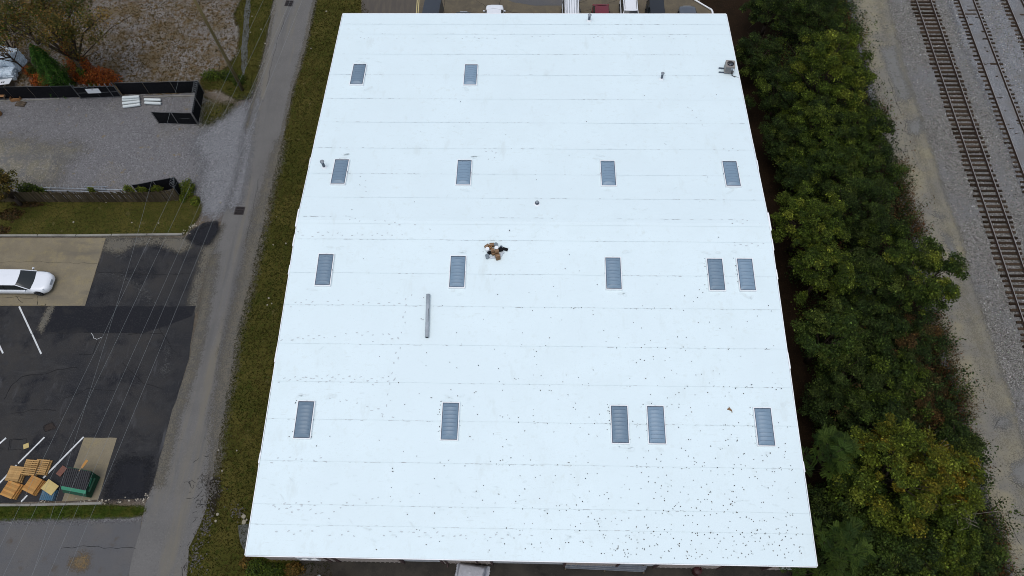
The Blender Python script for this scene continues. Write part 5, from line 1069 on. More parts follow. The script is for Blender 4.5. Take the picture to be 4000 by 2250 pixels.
# ------------------------------------------------------------------ yard goods
def roll(zx0, zy0, zx1, zy1, z, label):
    a, b = G(300 + zx0 / 5.152, 280 + zy0 / 5.152, z), G(300 + zx1 / 5.152, 280 + zy1 / 5.152, z); d = b - a; L = d.length; r = .145
    t = thing('wrapped_roll', label, 'roll', ((a.x + b.x) / 2, (a.y + b.y) / 2, z - .0), math.atan2(d.y, d.x), 'white rolls stacked by the black fence')
    MB().lathe([(.05, -L / 2 - .03), (.11, -L / 2 - .02), (r, -L / 2 + .04), (r * 1.02, 0), (r, L / 2 - .04), (.11, L / 2 + .02), (.05, L / 2 + .03)], n=18, M=Matrix.Rotation(R(90), 4, 'Y')).build('wrap', M['roll'], t, True)
    for s in (-1, 1): MB().cyl((s * (L / 2 + .0), 0, 0), (s * (L / 2 + .035), 0, 0), .05, n=10).build('core', M['gasket'], t)
roll(920, 525, 1255, 500, .42, 'topmost white roll on the large stack'); roll(920, 575, 1265, 545, .17, 'second white roll from the fence on the large stack')
roll(922, 640, 1270, 600, .17, 'third white roll from the fence on the large stack'); roll(935, 705, 1275, 660, .17, 'front white roll of the large stack')
roll(1365, 560, 1690, 570, .17, 'rear one of the two white rolls beside the stack'); roll(1370, 625, 1695, 640, .17, 'front one of the two white rolls beside the stack')
for x, dz in ((990, 0), (1200, 0)): 
    p = G(300 + x / 5.152, 280 + 600 / 5.152); MB_ = MB().box((0, 0, .0), (.1, 1.2, .02)); o = MB_.build('bearer', M['wood_dk']); o.location = (p.x, p.y, .022); tag(o, 'left timber bearer under the stack of white rolls' if x < 1000 else 'right timber bearer under the stack of white rolls', 'timber')
# shrink-wrapped pallets
def wrapped(px, py, sx, sy, h, rz, seed, label):
    p = G(px, py); t = thing('wrapped_pallet', label, 'pallet load', (p.x, p.y, 0), R(rz)); import bmesh
    for i in range(5): MB().box((-sx / 2 + sx * (i + .5) / 5, 0, .13), (sx / 5 - .04, sy, .025)).build('deck_board', M['wood_dk'], t)
    for s in (-1, 0, 1): MB().box((0, s * (sy / 2 - .05), .06), (sx, .09, .11)).build('stringer', M['wood_dk'], t)
    bm = bmesh.new(); bmesh.ops.create_cube(bm, size=1); bmesh.ops.subdivide_edges(bm, edges=bm.edges, cuts=9, use_grid_fill=True)
    for v in bm.verts:
        q = v.co.copy(); l = max(abs(q.x), abs(q.y), abs(q.z)); q2 = q * 2; rnd_ = q2 / max(1e-6, q2.length) * 1.05; q = q2.lerp(rnd_, .28) / 2
        f = 1 + .10 * mnoise.noise(q * 5 + Vector((seed, 0, 0))) + .06 * mnoise.noise(q * 13 + Vector((0, seed, 0))); v.co = Vector((q.x * sx * f, q.y * sy * f, (q.z + .5) * h * (1 + .12 * mnoise.noise(Vector((q.x * 4, q.y * 4, seed)))) + .15))
    me = bpy.data.meshes.new('film'); bm.to_mesh(me); bm.free(); me.materials.append(M['wrap']); link_mesh('film', me, t)
wrapped(20, 258, 2.0, 1.9, 1.7, 8, 1.0, 'tall wrapped load of white goods nearest the left edge'); wrapped(72, 262, 1.7, 1.7, 1.8, -10, 4.0, 'bulging wrapped load under the bare branches'); wrapped(34, 306, 2.2, 1.1, .9, 4, 7.0, 'low wrapped load in front of the taller ones')
a = G(36, 345); t = thing('slotted_board', 'white board with three dark slots leaning by the fence', 'board', (a.x, a.y, .30), R(12)); t.rotation_euler = (R(-14), 0, R(10))
MB().box((0, 0, .5), (1.25, 1.0, .04)).build('board', M['sign'], t)
for x in (-.50, -.22, -.02): MB().box((x, -.1, .523), (.12, .26, .006)).build('slot', M['black'], t)
for x in (-.5, .5): MB().box((x, 0, .2), (.05, .9, .56)).build('support', M['wood_dk'], t)
# pallets and crates
def pallet_parts(t, sx, sy, z, m, gap=.012, nb=8, ox=0, oy=0, rz=0.0):
    A = Matrix.Translation((ox, oy, z)) @ rot2(rz)
    def bx(c, d): o = MB().box(c, d).build('x', m, t); o.data.transform(A); return o
    for s in (-1, 0, 1): bx((0, s * (sy / 2 - .03), .065), (sx, .045, .09)).name = 'stringer'
    w = sx / nb
    for i in range(nb): bx((-sx / 2 + w * (i + .5), 0, .12), (w - gap, sy, .02)).name = 'deck_board'
    for i in (0, nb // 2, nb - 1): bx((-sx / 2 + w * (i + .5), 0, .011), (w - gap, sy, .02)).name = 'bottom_board'
def pz(zx, zy, z=0.0): return G(zx / 5.152, 1750 + zy / 5.152, z)
def pallets(zx, zy, rz, n, m, label, sx=1.1, sy=1.0, gap=.012, nb=8, shift=.05, group='stacked wooden pallets beside the dumpster', seed=1, z0=.045):
    rq = random.Random(seed)
    for k in range(n):
        top = z0 + .132 * (k + 1); p = pz(zx, zy, z0 + .132 * n) if True else None
        lab = label + (' top of its stack' if k == n - 1 else (' second from the top' if k == n - 2 else ' at the bottom of its stack'))
        if n == 1: lab = label
        t = thing('pallet', lab, 'pallet', (p.x + (n - 1 - k) * shift + rq.uniform(-.02, .02), p.y + rq.uniform(-.03, .03), z0 + .132 * k), R(rz) + rq.uniform(-.03, .03), group)
        pallet_parts(t, sx, sy, 0, m, gap, nb)
pallets(820, 385, 86, 2, M['wood'], 'open-slatted pallet partly covered,', 1.15, 1.0, .05, 8, .06, seed=2)
pallets(600, 390, 88, 3, M['wood'], 'open-slatted pallet behind the others,', 1.15, 1.0, .055, 8, .03, seed=1)
pallets(285, 520, 86, 3, M['wood'], 'close-boarded tan pallet in the left middle,', 1.1, 1.0, .008, 7, .07, seed=3)
pallets(640, 740, 68, 3, M['wood_or'], 'orange-stained pallet in the front middle,', 1.15, .95, .008, 7, .07, seed=4)
pallets(205, 835, 70, 3, M['wood_or'], 'orange-stained pallet at the front left edge,', 1.1, 1.0, .008, 7, .07, seed=5)
pallets(960, 935, -4, 2, M['blue_pl'], 'blue painted pallet under the yellow board,', 1.0, .75, .03, 7, .02, seed=6)
p = pz(1005, 790, .36); t = thing('yellow_board', 'yellow plywood sheet lying on the blue pallets', 'board', (p.x, p.y, .33), R(-28)); MB().box((0, 0, .03), (1.05, .78, .035)).build('sheet', M['ply'], t)
for x in (-.4, .4): MB().box((x, 0, -.015), (.06, .7, .055)).build('batten', M['wood'], t)
p = pz(1240, 465, .1); t = thing('brown_board', 'reddish brown board leaning beside the dumpster', 'board', (p.x, p.y, .06), R(62)); MB().box((0, 0, .05), (.72, .46, .03)).build('sheet', M['redboard'], t); MB().box((0, 0, .012), (.6, .3, .045)).build('batten', M['wood_dk'], t)
p = G(104, 1743); t = thing('small_board', 'small square yellow board alone on the dark lot', 'board', (p.x, p.y, .045), R(25)); MB().box((0, 0, .02), (.40, .38, .025)).build('sheet', M['ply'], t); MB().box((0, 0, .004), (.3, .06, .007)).build('batten', M['wood'], t)
# left edge crates
p = G(4, 380); t = thing('slatted_crate', 'brown slatted crate side at the left edge by the fence', 'crate', (p.x, p.y, .0), R(2))
for i in range(7): MB().box((0, -.42 + .14 * i, .55), (1.5, .12, .025)).build('slat', M['wood_br'], t)
MB().box((.78, 0, .5), (.06, 1.05, .16)).build('frame', M['wood_dk'], t); MB().box((-.78, 0, .5), (.06, 1.05, .16)).build('frame', M['wood_dk'], t)
for x in (-.7, .7):
    for y in (-.45, .45): MB().box((x, y, .21), (.08, .08, .42)).build('leg', M['wood_dk'], t)
p = G(66, 388); t = thing('brown_crate', 'open brown plywood crate beside the slatted one', 'crate', (p.x, p.y, 0), R(10))
MB().box((0, 0, .03), (.95, .55, .03)).build('floor', M['wood_br'], t)
for s in (-1, 1): MB().box((0, s * .28, .18), (.95, .02, .3)).build('side', M['wood_br'], t); MB().box((s * .475, 0, .18), (.02, .52, .3)).build('end', M['wood_br'], t)
p = G(83, 408); t = thing('pallet', 'dark old pallet lying flat in front of the open crate', 'pallet', (p.x, p.y, .012), R(-8)); pallet_parts(t, .95, .6, 0, M['wood_dk'], .05, 8)
p = G(-2, 448); t = thing('barrel', 'orange brown barrel cut by the left edge', 'barrel', (p.x, p.y, .01)); MB().lathe([(.26, 0), (.29, .03), (.30, .25), (.31, .28), (.30, .31), (.30, .55), (.31, .58), (.29, .86), (.27, .88)], n=20).build('shell', M['wood_br'], t, True); MB().lathe([(.26, .86), (.25, .87), (.02, .87)], n=20).build('lid', M['wood_dk'], t)
# dumpster
t = thing('dumpster', 'dark green dumpster with ribbed black lids on the tan pad', 'dumpster', (-14.62, 5.2, .045), R(-9))
wd = 1.86; prof = [(-.80, .10), (-.86, .72), (-.50, 1.06), (.84, 1.40), (.74, .10)]
k = len(prof); MB().add([(-wd / 2, y, z) for y, z in prof] + [(wd / 2, y, z) for y, z in prof], [tuple(range(k)), tuple(range(k, 2 * k))[::-1]] + [(i, k + i, k + (i + 1) % k, (i + 1) % k) for i in (0, 1, 3, 4)]).build('body', M['dump'], t)
MB().add([(x, y, z) for x in (-wd / 2 + .06, wd / 2 - .06) for y, z in ((-.45, .85), (.78, .85))], [(0, 2, 3, 1)]).build('fill', M['black'], t)
sl = math.atan2(.34, 1.34); Ml = Matrix.Rotation(sl, 4, 'X')
MB().box((0, -.58, 1.05), (wd + .06, .24, .05), M=Matrix.Rotation(R(22), 4, 'X')).build('front_lip', M['dump_lt'], t)
for s in (-1, 1):
    ld = MB().box((s * wd / 4, .18, 1.262), (wd / 2 - .03, 1.36, .03), M=Ml).build('lid', M['lid'], t)
    for k in range(6): MB().box((s * wd / 4 - .36 + .145 * k, .18, 1.297), (.075, 1.30, .045), M=Ml).build('lid_rib', M['lid'], ld)
    MB().box((s * (wd / 2 + .07), .0, .74), (.14, 1.0, .16)).build('fork_sleeve', M['dump'], t)
    MB().box((s * (wd / 2 + .012), .15, .98), (.02, .60, .08), M=Ml).build('side_stripe', M['dump_lt'], t)
    for y in (-.66, .6): MB().box((s * (wd / 2 - .15), y, .05), (.16, .12, .10)).build('foot', M['black'], t)
MB().cyl((-wd / 2, .84, 1.43), (wd / 2, .84, 1.43), .025, n=8).build('hinge_rod', M['dump'], t)
p = pz(1700, 320, 1.5); t = thing('timber_plank', 'orange timber offcut sticking up behind the dumpster lids', 'plank', (p.x, p.y, 1.40), R(66)); MB().box((0, 0, .10), (.62, .20, .03)).build('plank', M['wood_or'], t); MB().box((-.42, .02, .085), (.35, .05, .03)).build('cleat', M['wood'], t)

# ------------------------------------------------------------------ utility pole, wires, drains, stones
b = G(948, 352); t = thing('utility_pole', 'tall brown wooden utility pole behind the black fence corner', 'utility pole', (b.x, b.y, 0))
MB().tube([(0, 0, -.1), (-.10, .02, 4), (-.22, .05, 8), (-.36, .08, 12)], [.17, .155, .14, .12], 12).build('shaft', M['pole'], t, True)
MB().box((-.36, .08, 11.3), (2.2, .10, .12), R(10)).build('crossarm', M['pole'], t)
for x in (-.9, 0, .9): MB().lathe([(.03, 0), (.05, .06), (.03, .12)], (-.36 + x, .08 + .16 * x, 11.36), 8).build('insulator', M['white_pl'], t)
MB().tube([(-.03, -.16, 0), (-.15, -.12, 4), (-.26, -.1, 8)], .012, 5).build('ground_wire', M['wire'], t)
ZW = 8.0
wires = [((690, 330), (509, 1000), (346, 1563), (128, 2250), 'leftmost wire at the top of the view, crossing another halfway'), ((845, 338), (548, 1000), (284, 1563), (-50, 2250), 'wire that leaves the view through the left edge at the bottom'),
         ((955, 20), (608, 1000), (352, 1563), (18, 2250), 'third wire counted from the left at the bottom'), ((1080, 0), (686, 1000), (441, 1563), (128, 2250), 'third wire counted from the road'),
         ((1110, 0), (723, 1000), (490, 1563), (193, 2250), 'second wire counted from the road'), ((1160, 0), (771, 1000), (542, 1563), (262, 2250), 'wire nearest the road')]
for i, (p0, p1, p2, p3, lab) in enumerate(wires):
    z = ZW + .35 * (i % 3); A_, B_ = G(*p1, z), G(*p3, z); d = (B_ - A_) / (B_.y - A_.y)
    T0 = A_ + d * (75 - A_.y); T1 = A_ + d * (-14 - A_.y)
    if i == 0: A2 = G(*p0, z); d0 = (A2 - A_) / (A2.y - A_.y); T0 = A_ + d0 * (75 - A_.y)
    pts = []
    for k in range(41):
        f = k / 40; q = T0.lerp(T1, f) if i else (T0.lerp(A_, f * 2) if f < .5 else A_.lerp(T1, f * 2 - 1)); q.z = z + .5 * ((2 * f - 1) ** 2) - .15; pts.append(q)
    o = MB().tube(pts, .0065, 5).build('power_line', M['wire']); tag(o, 'thin grey overhead wire, ' + lab, 'wire', 'overhead wires above the road and parking lot')
def drain(px, py, label, rz):
    p = G(px, py); t = thing('drain_grate', label, 'drain', (p.x, p.y, .022), rz); MB().box((0, 0, .003), (.78, .72, .006)).build('pit', M['pit'], t)
    for s in (-1, 1): MB().box((s * .40, 0, .012), (.07, .86, .018)).build('frame_bar', M['iron'], t); MB().box((0, s * .40, .012), (.72, .07, .0175)).build('frame_bar', M['iron'], t)
    for k in range(10): MB().box((-.33 + .073 * k, 0, .012), (.030, .73, .012)).build('grate_bar', M['iron'], t)
    for s in (-.13, .13): MB().box((0, s, .0195), (.72, .05, .006)).build('cross_bar', M['iron'], t)
drain(936, 824, 'square iron drain grate in the road beside the gravel apron', R(-2)); drain(1130, 14, 'square iron drain grate at the top end of the road', R(-4))
rs = np.random.RandomState(41)
def stones(name, label, pts, m, smin, smax, parent=None):
    mb = MB()
    for x, y in pts:
        k = rs.randint(5, 8); s = rs.uniform(smin, smax); a0 = rs.uniform(0, 6.28); h = s * rs.uniform(.35, .7); lo, hi = [], []
        for i in range(k): q = a0 + 2 * math.pi * i / k; r_ = s * rs.uniform(.7, 1.15); lo.append((x + r_ * math.cos(q), y + r_ * math.sin(q), .01)); hi.append((x + .75 * r_ * math.cos(q), y + .75 * r_ * math.sin(q), .02 + h))
        mb.add(lo + hi, [(i, (i + 1) % k, k + (i + 1) % k, k + i) for i in range(k)] + [tuple(range(k, 2 * k))])
    return tag(mb.build(name, m), label, 'stones', kind='stuff')
pt = []
for (x0, y0, x1, y1, n, sp) in [(835, 1880, 800, 2080, 190, .28), (800, 2060, 745, 2240, 130, .22), (800, 1860, 850, 1930, 120, .35), (905, 1985, 955, 2030, 60, .3), (740, 2160, 790, 2240, 40, .4)]:
    a, b = G(x0, y0), G(x1, y1)
    for _ in range(n): q = a + (b - a) * rs.rand(); pt.append((q.x + rs.normal(0, sp), q.y + rs.normal(0, sp * .7)))
stones('asphalt_rubble', 'broken asphalt rubble along the crumbling road edge', pt, mat('rubble', (.10, .092, .08), [(3, .4, .7, (.055, .05, .045)), (8, .6, .8, (.17, .16, .14))], .95), .025, .085)
pt = [(G(px, py).x, G(px, py).y) for px, py in [(1081, 848), (1117, 952), (1068, 957), (1050, 1165), (1045, 1192), (1062, 1186), (925, 1760), (855, 1760), (1020, 115), (978, 127), (985, 64), (1036, 170), (1015, 257), (288, 868), (516, 870), (620, 872), (862, 792), (415, 792), (760, 882), (752, 884), (780, 866), (868, 1840), (1275, 45), (1215, 190)]] 
stones('pale_stones', 'scattered pale stones and litter on the grass verges', pt, M['stone'], .05, .11)
pt = [(G(px, py).x + rs.normal(0, .1), G(px, py).y + rs.normal(0, .1)) for px, py in [(400, 1958), (415, 1956), (350, 1960), (330, 1962), (300, 1961), (180, 1960), (165, 1958), (500, 1955), (540, 1952), (560, 1955), (470, 1958), (575, 1935), (573, 1945), (720, 908), (735, 912), (755, 880), (745, 890)] for _ in range(6)]
stones('kerb_rubble', 'crumbled kerb rubble along the bottom of the dark lot', pt, M['stone'], .02, .07)
for i, (zx, zy, s, lab) in enumerate([(735, 778, .17, 'upper broken concrete slab at the building corner'), (738, 838, .19, 'lower broken concrete slab at the building corner'), (768, 815, .09, 'small broken concrete piece at the building corner'), (440, 755, .12, 'pale flat concrete chunk in the grass by the road edge'), (418, 828, .10, 'small flat concrete chunk in the grass by the road edge')]):
    p = G(700 + zx / 2.8975, 1750 + zy / 2.8975); k = 7; a0 = rs.uniform(0, 6); ring = [(s * rs.uniform(.75, 1.15) * math.cos(a0 + 6.283 * q / k), s * rs.uniform(.75, 1.15) * math.sin(a0 + 6.283 * q / k)) for q in range(k)]
    o = MB().add([(x, y, 0) for x, y in ring] + [(x * .93, y * .93, .09) for x, y in ring], [(q, (q + 1) % k, k + (q + 1) % k, k + q) for q in range(k)] + [tuple(range(k, 2 * k))]).build('concrete_chunk', mat('pale_concrete_%d' % i, (.26, .235, .175), [(5, .45, .7, (.18, .16, .12))], .95)); o.location = (p.x, p.y, .02); tag(o, lab, 'concrete chunk')

# ------------------------------------------------------------------ vehicles (nose towards +x)
def vehicle(name, label, loc, rz, L, Wd, H, paint, hood=.95, belt=.98, xc=None, xrf=None, xrr=None, xb=None, deck=None, clear=.22, wheel=.33, cat='car', group=None, roofmat=None, rails=False, side_glass=True, pillar=True, fin=False, bed=False, ribs=0):
    """xc cowl, xrf roof front, xrr roof rear, xb backlight foot (from the middle)"""
    t = thing(name, label, cat, loc, rz, group); h2 = Wd / 2; xn, xt = L / 2, -L / 2; deck = deck or belt
    def topz(x):
        if x > xc: f = (x - xc) / (xn - xc); return belt - (belt - hood) * f - .16 * max(0, (f - .72) / .28) ** 2
        if x < xb: f = (xb - x) / max(.01, (xb - xt)); return belt - (belt - deck) * min(1, f * 3) - .06 * max(0, (f - .8) / .2)
        return belt
    def half(x):
        f = abs(2 * x / L); e = max(0, (f - .78) / .22) if L < 6 else max(0, 1 - (L / 2 - abs(x)) / .75); return h2 * (1 - (.20 if L < 6 else .36) * e * e) if x > 0 else h2 * (1 - .11 * e * e)
    xs = sorted(set([xt, xt + .05, xt + .16, xt + .4, xb, xb * .5 + xrr * .5, xrr, 0, xrf, xc, xc + (xn - xc) * .3, xc + (xn - xc) * .6, xn - .42, xn - .2, xn - .07, xn])); ring = 12; vs = []
    for x in xs:
        z = topz(x); w = half(x); lo = clear + (.10 if x > xn - .1 or x < xt + .1 else 0); en = .9 if x in (xt, xn) else 1
        z = lo + (z - lo) * (.80 if x in (xt, xn) else (.95 if x in (xt + .05, xn - .07) else 1))
        cs = [(0, z + .015), (.55 * w, z + .008), (.80 * w, z - .012), (.93 * w, z - .07), (w, lo + (z - lo) * .52), (w * .985, lo + .1), (w * .9, lo)]
        row = [(x, q * en, h) for q, h in cs] + [(x, -q * en, h) for q, h in cs[:0:-1]]; vs += row
    m = len(cs) * 2 - 1; n = len(xs); fs = [(k * m + i, (k + 1) * m + i, (k + 1) * m + (i + 1) % m, k * m + (i + 1) % m) for k in range(n - 1) for i in range(m)] + [tuple(range(m)), tuple(range((n - 1) * m, n * m))[::-1]]
    mb = MB().add(vs, fs); o = mb.build('body', paint, t, True)
    wb, wt = h2 * .93, h2 * .74; rz_ = H - .03; A0, A1, B1, B0 = (xc, belt - .01), (xrf, rz_), (xrr, rz_), (xb, belt - .01)
    def cur(x, y, z, k=.05): return (x, y, z + k * (1 - (y / wt) ** 2 if abs(y) < wt else 0))
    MB().grid(lambda u, v: cur(xrf + (xrr - xrf) * v + .10 * (1 - (2 * u - 1) ** 2) * (1 if v < .01 else 0), -wt + 2 * wt * u, rz_ - .02 * (2 * v - 1) ** 2), 10, 8).grid(lambda u, v: cur(xrf + (xrr - xrf) * v, -wt + 2 * wt * u, rz_ - .05, .03), 4, 4).build('roof', roofmat or paint, t, True)
    def pane(nm, a, b, bow, parent):
        return MB().grid(lambda u, v: (a[0] + (b[0] - a[0]) * v + bow * (1 - (2 * u - 1) ** 2), (-1 + 2 * u) * ((wb - .05) * (1 - v) + (wt - .03) * v), a[1] + (b[1] - a[1]) * v + .02 * (1 - (2 * u - 1) ** 2) * v), 10, 5).build(nm, M['glass'], parent, True)
    pane('windshield', A0, A1, .14, t)
    pane('rear_window', B0, B1, -.08, t)
    for s in (-1, 1):
        MB().add([(A0[0], s * wb, A0[1]), (A1[0], s * wt, A1[1] - .02), (B1[0], s * wt, B1[1] - .02), (B0[0], s * wb, B0[1])], [(0, 1, 2, 3)]).build('side_window', M['glass'], t)
        for a, b, k in ((A0, A1, .05), (B0, B1, .055)): MB().tube([(a[0], s * (wb - .01), a[1]), (b[0], s * (wt - .005), b[1])], k * .75, 6).build('pillar', paint, t)
        nm_ = 3 if L > 6 else 1
        for q in range(nm_):
            xm = xrf + (xrr - xrf) * (q + 1) / (nm_ + 1); MB().tube([(xm, s * (wb + .003), belt), (xm, s * (wt + .008), rz_ - .03)], .022, 5).build('pillar', M['black'], t)
        MB().tube([(A1[0], s * wt, rz_ - .015), (B1[0], s * wt, rz_ - .015)], .03, 6).build('roof_edge', paint, t)
        if rails: MB().tube([(xrf - .15, s * (wt - .10), rz_ + .02), (xrf - .3, s * (wt - .10), rz_ + .07), (xrr + .3, s * (wt - .10), rz_ + .07), (xrr + .12, s * (wt - .10), rz_ + .02)], .02, 6).build('roof_rail', M['black'], t)
        mr = MB().box((xc - .28, s * (h2 + .11), belt + .10), (.10, .20, .13), top=.8).build('mirror', paint, t); MB().box((xc - .25, s * (h2 - .0), belt + .06), (.05, .14, .04)).build('mirror_arm', M['black'], mr)
        MB().grid(lambda u, v: (xn - .30 + .16 * u - .10 * v, s * (h2 * .80 - .22 + .30 * v - .06 * u), topz(xn - .30 + .16 * u) - .03 - .05 * u - .02 * v + .02), 4, 4).build('headlight', M['lamp'], t, True)
        MB().box((xt + .07, s * h2 * .80, deck - .17), (.10, .22, .16)).build('taillight', M['lamp_red'], t)
        for x in (L / 2 - .92, -L / 2 + .95 if L < 6 else -L / 2 + 1.2):
            Mw = Matrix.Rotation(R(-90 * s), 4, 'X'); c = (x, s * (h2 - .10), wheel)
            w_ = MB().lathe([(wheel * .62, -.11), (wheel * .97, -.11), (wheel, -.07), (wheel, .07), (wheel * .97, .11), (wheel * .62, .115)], c, 20, Mw).build('wheel', M['rubber'], t, True); MB().lathe([(wheel * .60, .05), (wheel * .62, .117), (wheel * .5, .10), (.06, .09), (.05, .115), (.01, .118)], c, 20, Mw).build('rim', M['galv'], w_)
            MB().tube([(x + (wheel + .05) * math.cos(q * math.pi / 10), s * (h2 * (1 if L < 6 or x < 0 else .985) + .004), wheel + (wheel + .05) * math.sin(q * math.pi / 10)) for q in range(11)], .03, 5).build('wheel_arch', M['black'], t)
    MB().box((xn - .04, 0, hood - .22), (.10, Wd * (.42 if L < 6 else .26), .17), M=Matrix.Rotation(R(-14), 4, 'Y')).build('grille', M['chrome'] if L < 6 else M['lamp'], t)
    MB().box((xn - .02 if L < 6 else xn - .06, 0, clear + .18), (.14, Wd * (.74 if L < 6 else .5), .13)).build('bumper', M['black'] if L < 6 else paint, t); MB().box((xt + .02, 0, clear + .24), (.14, Wd * .84, .16)).build('bumper', paint, t)
    if fin: MB().box((xrr + .15, 0, rz_ + .07), (.16, .03, .06), top=.4).build('antenna_fin', M['black'], t)
    for k in range(ribs): MB().box(((xrf + xrr) / 2, (k - (ribs - 1) / 2) * wt * 1.7 / ribs, rz_ + .055), ((xrf - xrr) * .8, .05, .02)).build('roof_rib', M['galv'], t)
    return t
P_white = paintmat('white', (.72, .74, .76)); P_red = paintmat('red', (.13, .010, .016)); P_black = paintmat('black', (.010, .011, .012)); P_grey = paintmat('grey', (.075, .085, .10)); P_navy = paintmat('navy', (.022, .028, .036), .5)
nose = G(205, 1105, .5); LL = 8.2
vehicle('limousine', 'white stretch limousine cut by the left edge on the tan concrete', (nose.x - LL / 2 + .02, nose.y - .02, .045), R(0), LL, 1.96, 1.48, P_white, .84, .94, 2.72, 1.72, -2.6, -3.3, .98, cat='limousine')
def park(px, py, z, L, nose_north): 
    p = G(px, py, z); return (p.x, p.y - L / 2, .022) , (R(90) if nose_north else R(-90))
l, r = park(1933, 21, .8, 4.9, True); vehicle('van', 'white van with its nose to the rear drive, third from the left', l, r, 4.9, 1.9, 1.75, P_white, 1.0, 1.08, 1.45, .75, -2.2, -2.35, 1.05, cat='van')
l, r = park(1811, 44, .8, 4.6, True); vehicle('black_car', 'black car showing only its bonnet behind the rear roof edge', l, r, 4.6, 1.82, 1.45, P_black, .9, .95, .95, .2, -1.2, -1.8, 1.0)
l, r = park(2232, -14, 1.6, 4.7, False); vehicle('white_suv', 'white boxy car with ribbed roof at the left of the row', l, r, 4.7, 1.9, 1.85, P_white, 1.05, 1.12, 1.3, .8, -2.0, -2.2, 1.1, rails=True, ribs=5)
l, r = park(2348, 5, 1.3, 4.6, False); vehicle('red_car', 'dark red car in the rear parking row', l, r, 4.6, 1.82, 1.55, P_red, .92, .98, .95, .25, -1.35, -2.0, 1.0)
l, r = park(2458, -26, 1.4, 4.7, False); vehicle('white_wagon', 'white car with dark roof rails beside the dark red car', l, r, 4.7, 1.88, 1.66, P_white, .95, 1.02, 1.1, .4, -1.9, -2.2, 1.02, rails=True, fin=True)
l, r = park(2561, -8, 1.4, 4.8, False); vehicle('black_suv', 'black car right of the white one with roof rails', l, r, 4.8, 1.9, 1.70, P_black, .98, 1.05, 1.15, .45, -1.9, -2.25, 1.05)
l, r = park(2683, 23, .75, 4.5, True); vehicle('grey_car', 'dark grey car at the right end of the rear parking row', l, r, 4.5, 1.8, 1.45, P_grey, .88, .94, .9, .2, -1.2, -1.8, .98)
# navy enclosed trailer
p = G(1690, 6, 1.5); t = thing('box_trailer', 'dark navy enclosed trailer left of the black car', 'trailer', (p.x, p.y - 1.7, .022), R(-4))
w2, l2 = .98, 1.75
MB().add([(-w2, -l2, .55), (w2, -l2, .55), (w2, l2, .55), (-w2, l2, .55), (-w2 * .86, -l2, 1.9), (w2 * .86, -l2, 1.9), (w2 * .86, l2 * .97, 1.9), (-w2 * .86, l2 * .97, 1.9)], [(3, 2, 1, 0), (0, 1, 5, 4), (1, 2, 6, 5), (2, 3, 7, 6), (3, 0, 4, 7)]).build('box', P_navy, t)
MB().grid(lambda u, v: (-w2 * .86 + w2 * 1.72 * u, -l2 + l2 * 1.97 * v, 1.902 + .06 * math.sin(u * math.pi)), 8, 4).build('roof', P_navy, t, True)
for s in (-1, 1): MB().lathe([(.2, -.09), (.30, -.09), (.31, .0), (.30, .09), (.2, .09)], (s * (w2 + .06), -.2, .31), 18, Matrix.Rotation(R(90), 4, 'Y')).build('wheel', M['rubber'], t, True); MB().box((s * (w2 + .06), -.2, .68), (.26, .95, .04)).build('mudguard', M['black'], t)
MB().box((0, 0, .48), (1.7, 3.4, .12)).build('chassis', M['black'], t); MB().box((0, l2 + .5, .48), (.10, 1.1, .09)).build('drawbar', M['black'], t)
# white downpipe on the ground behind
t = thing('white_pipe', 'white drain pipe with an elbow at the rear roof corner', 'pipe', (0, 0, 0)); pts = [G(2690, -16, .12), G(2715, 0, .12), G(2779, 38, .12), G(2783, 46, .12), G(2785, 62, .12), G(2786, 80, .12)]
MB().tube(pts, .085, 10).build('pipe', M['white_pl'], t, True); MB().tube([pts[2] + (pts[1] - pts[2]) * .12, pts[2], pts[3], pts[4]], .10, 10).build('elbow', M['white_pl'], t, True)
# car under a cover in front of the doors
c = G(1828, 2232, 1.1); t = thing('covered_car', 'car under a wrinkled silver cover in front of the doors', 'covered car', (c.x, c.y - 1.75, .026), R(-97))
def cov(u, v):
    x = -2.45 + 4.9 * u; y = -1.42 + 2.84 * v; e = abs(y); 
    prof = 1.42 - .42 * max(0, (abs(x + .2) - .9) / 1.2) ** 1.4 if abs(x + .2) > .9 else 1.42
    zz = max(.9 if abs(x) < 2.2 else .6, min(1.42, prof)); side = max(0, (e - .80) / .42)
    z = zz * (1 - min(1, side) ** 1.6 * .92); ends = max(0, (abs(x) - 2.1) / .35); z *= 1 - .9 * min(1, ends) ** 1.5
    y2 = y * (1 - .18 * min(1, side)); x2 = x * (1 - .04 * min(1, ends))
    w = .035 * mnoise.noise(Vector((x * 2.2 + y, y * 5, 1))) + .03 * abs(mnoise.noise(Vector((x * 5 - y * 2, y * 3, 4)))) + .02 * mnoise.noise(Vector((x * 12, y * 10, 7)))
    return (x2 + w, y2 + w * (1 + 2 * side), max(.01, z + w * 1.3))
MB().grid(cov, 90, 56).build('cover', M['tarp'], t, True)
for s in (-1, 1):
    for x in (-1.4, 1.45): MB().lathe([(.2, -.1), (.31, -.1), (.32, 0), (.31, .1), (.2, .1)], (x, s * .74, .32), 18, Matrix.Rotation(R(90), 4, 'X')).build('wheel', M['rubber'], t, True)
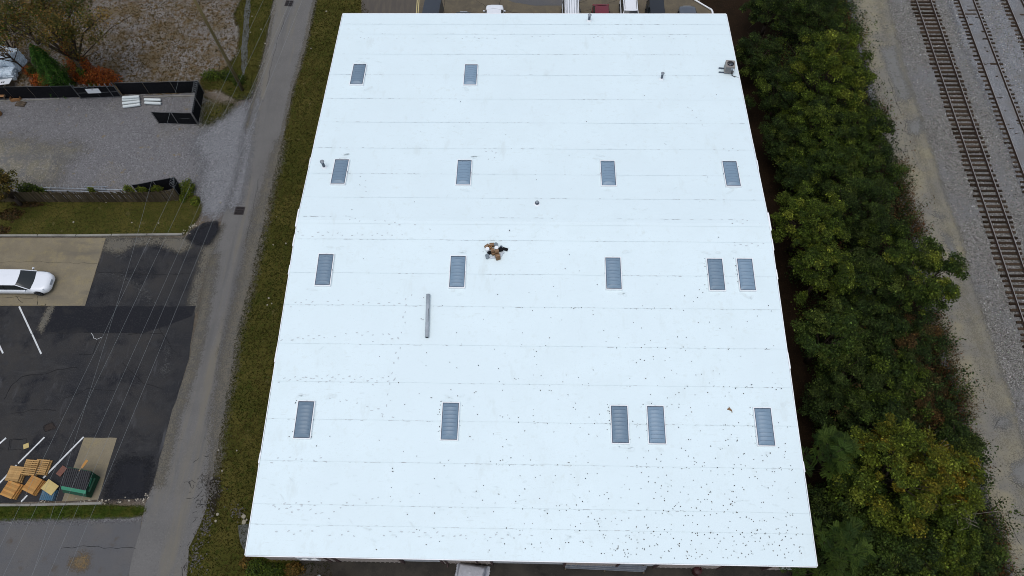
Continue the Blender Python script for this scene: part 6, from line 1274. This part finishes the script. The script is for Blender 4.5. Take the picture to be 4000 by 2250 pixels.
# drum, channels, trailer at the front
p = G(2727, 2228, .85); t = thing('steel_drum', 'dark red steel drum by the front wall', 'drum', (p.x, p.y, .024)); MB().lathe([(.27, 0), (.285, .02), (.285, .28), (.295, .30), (.285, .32), (.285, .56), (.295, .58), (.285, .60), (.285, .86), (.27, .88)], n=22).build('shell', M['drum'], t, True); MB().lathe([(.265, .865), (.26, .85), (.02, .85)], n=22).build('lid', M['drum'], t); MB().lathe([(.04, .85), (.04, .88), (.01, .88)], (.13, .05, 0), 10).build('bung', M['gasket'], t)
a, b = G(2196, 2206, .5), G(2528, 2222, .5)
for i, lab in enumerate(['rear galvanised steel channel resting on trestles at the front wall', 'middle galvanised steel channel resting on trestles', 'front galvanised steel channel resting on trestles']):
    d = b - a; ang = math.atan2(d.y, d.x); o_ = Vector((0, -.13 * i + .1, 0)); q = (a + b) / 2 + o_; t = thing('steel_channel', lab, 'steel channel', (q.x, q.y, .46), ang, 'steel channels by the wall'); L = d.length - .2 * i
    MB().box((0, 0, .01), (L, .10, .02)).build('web', M['pipe_dark'], t)
    for s in (-1, 1): MB().box((0, s * .048, .045), (L, .012, .07)).build('flange', M['galv'], t)
for k, f in enumerate((.04, .5, .96)):
    q = a + (b - a) * f; t = thing('trestle', ('left', 'middle', 'right')[k] + ' trestle under the steel channels', 'trestle', (q.x, q.y - .03, .022), ang); MB().box((0, 0, .41), (.09, .55, .05)).build('beam', M['wood_dk'], t)
    for s in (-1, 1): MB().box((0, s * .22, .19), (.07, .06, .385)).build('leg', M['wood_dk'], t)
p = G(1290, 2262, .6); t = thing('utility_trailer', 'low black trailer showing only its rear edge at the bottom', 'trailer', (p.x, p.y - 1.4, .022), R(2))
MB().box((0, 0, .52), (3.2, 2.6, .08)).build('deck', M['wood_dk'], t); MB().box((0, 1.32, .62), (3.2, .05, .22)).build('side_board', M['black'], t); MB().box((0, -1.32, .62), (3.2, .05, .22)).build('side_board', M['black'], t); MB().box((-1.62, 0, .62), (.05, 2.6, .22)).build('end_board', M['black'], t)
for y in (-1.45, 1.45): MB().lathe([(.2, -.09), (.30, -.09), (.31, 0), (.30, .09), (.2, .09)], (.2, y * .86, .31), 18, Matrix.Rotation(R(90), 4, 'X')).build('wheel', M['rubber'], t, True)
p = G(1247, 2250, .7); t = thing('white_jug', 'white plastic jug standing on the black trailer', 'jug', (p.x, p.y - .02, .582)); MB().lathe([(.09, 0), (.10, .02), (.10, .20), (.05, .26), (.03, .28), (.03, .31)], n=12).build('jug_body', M['white_pl'], t, True); MB().lathe([(.034, .305), (.034, .33), (.01, .33)], n=10).build('cap', M['black'], t)
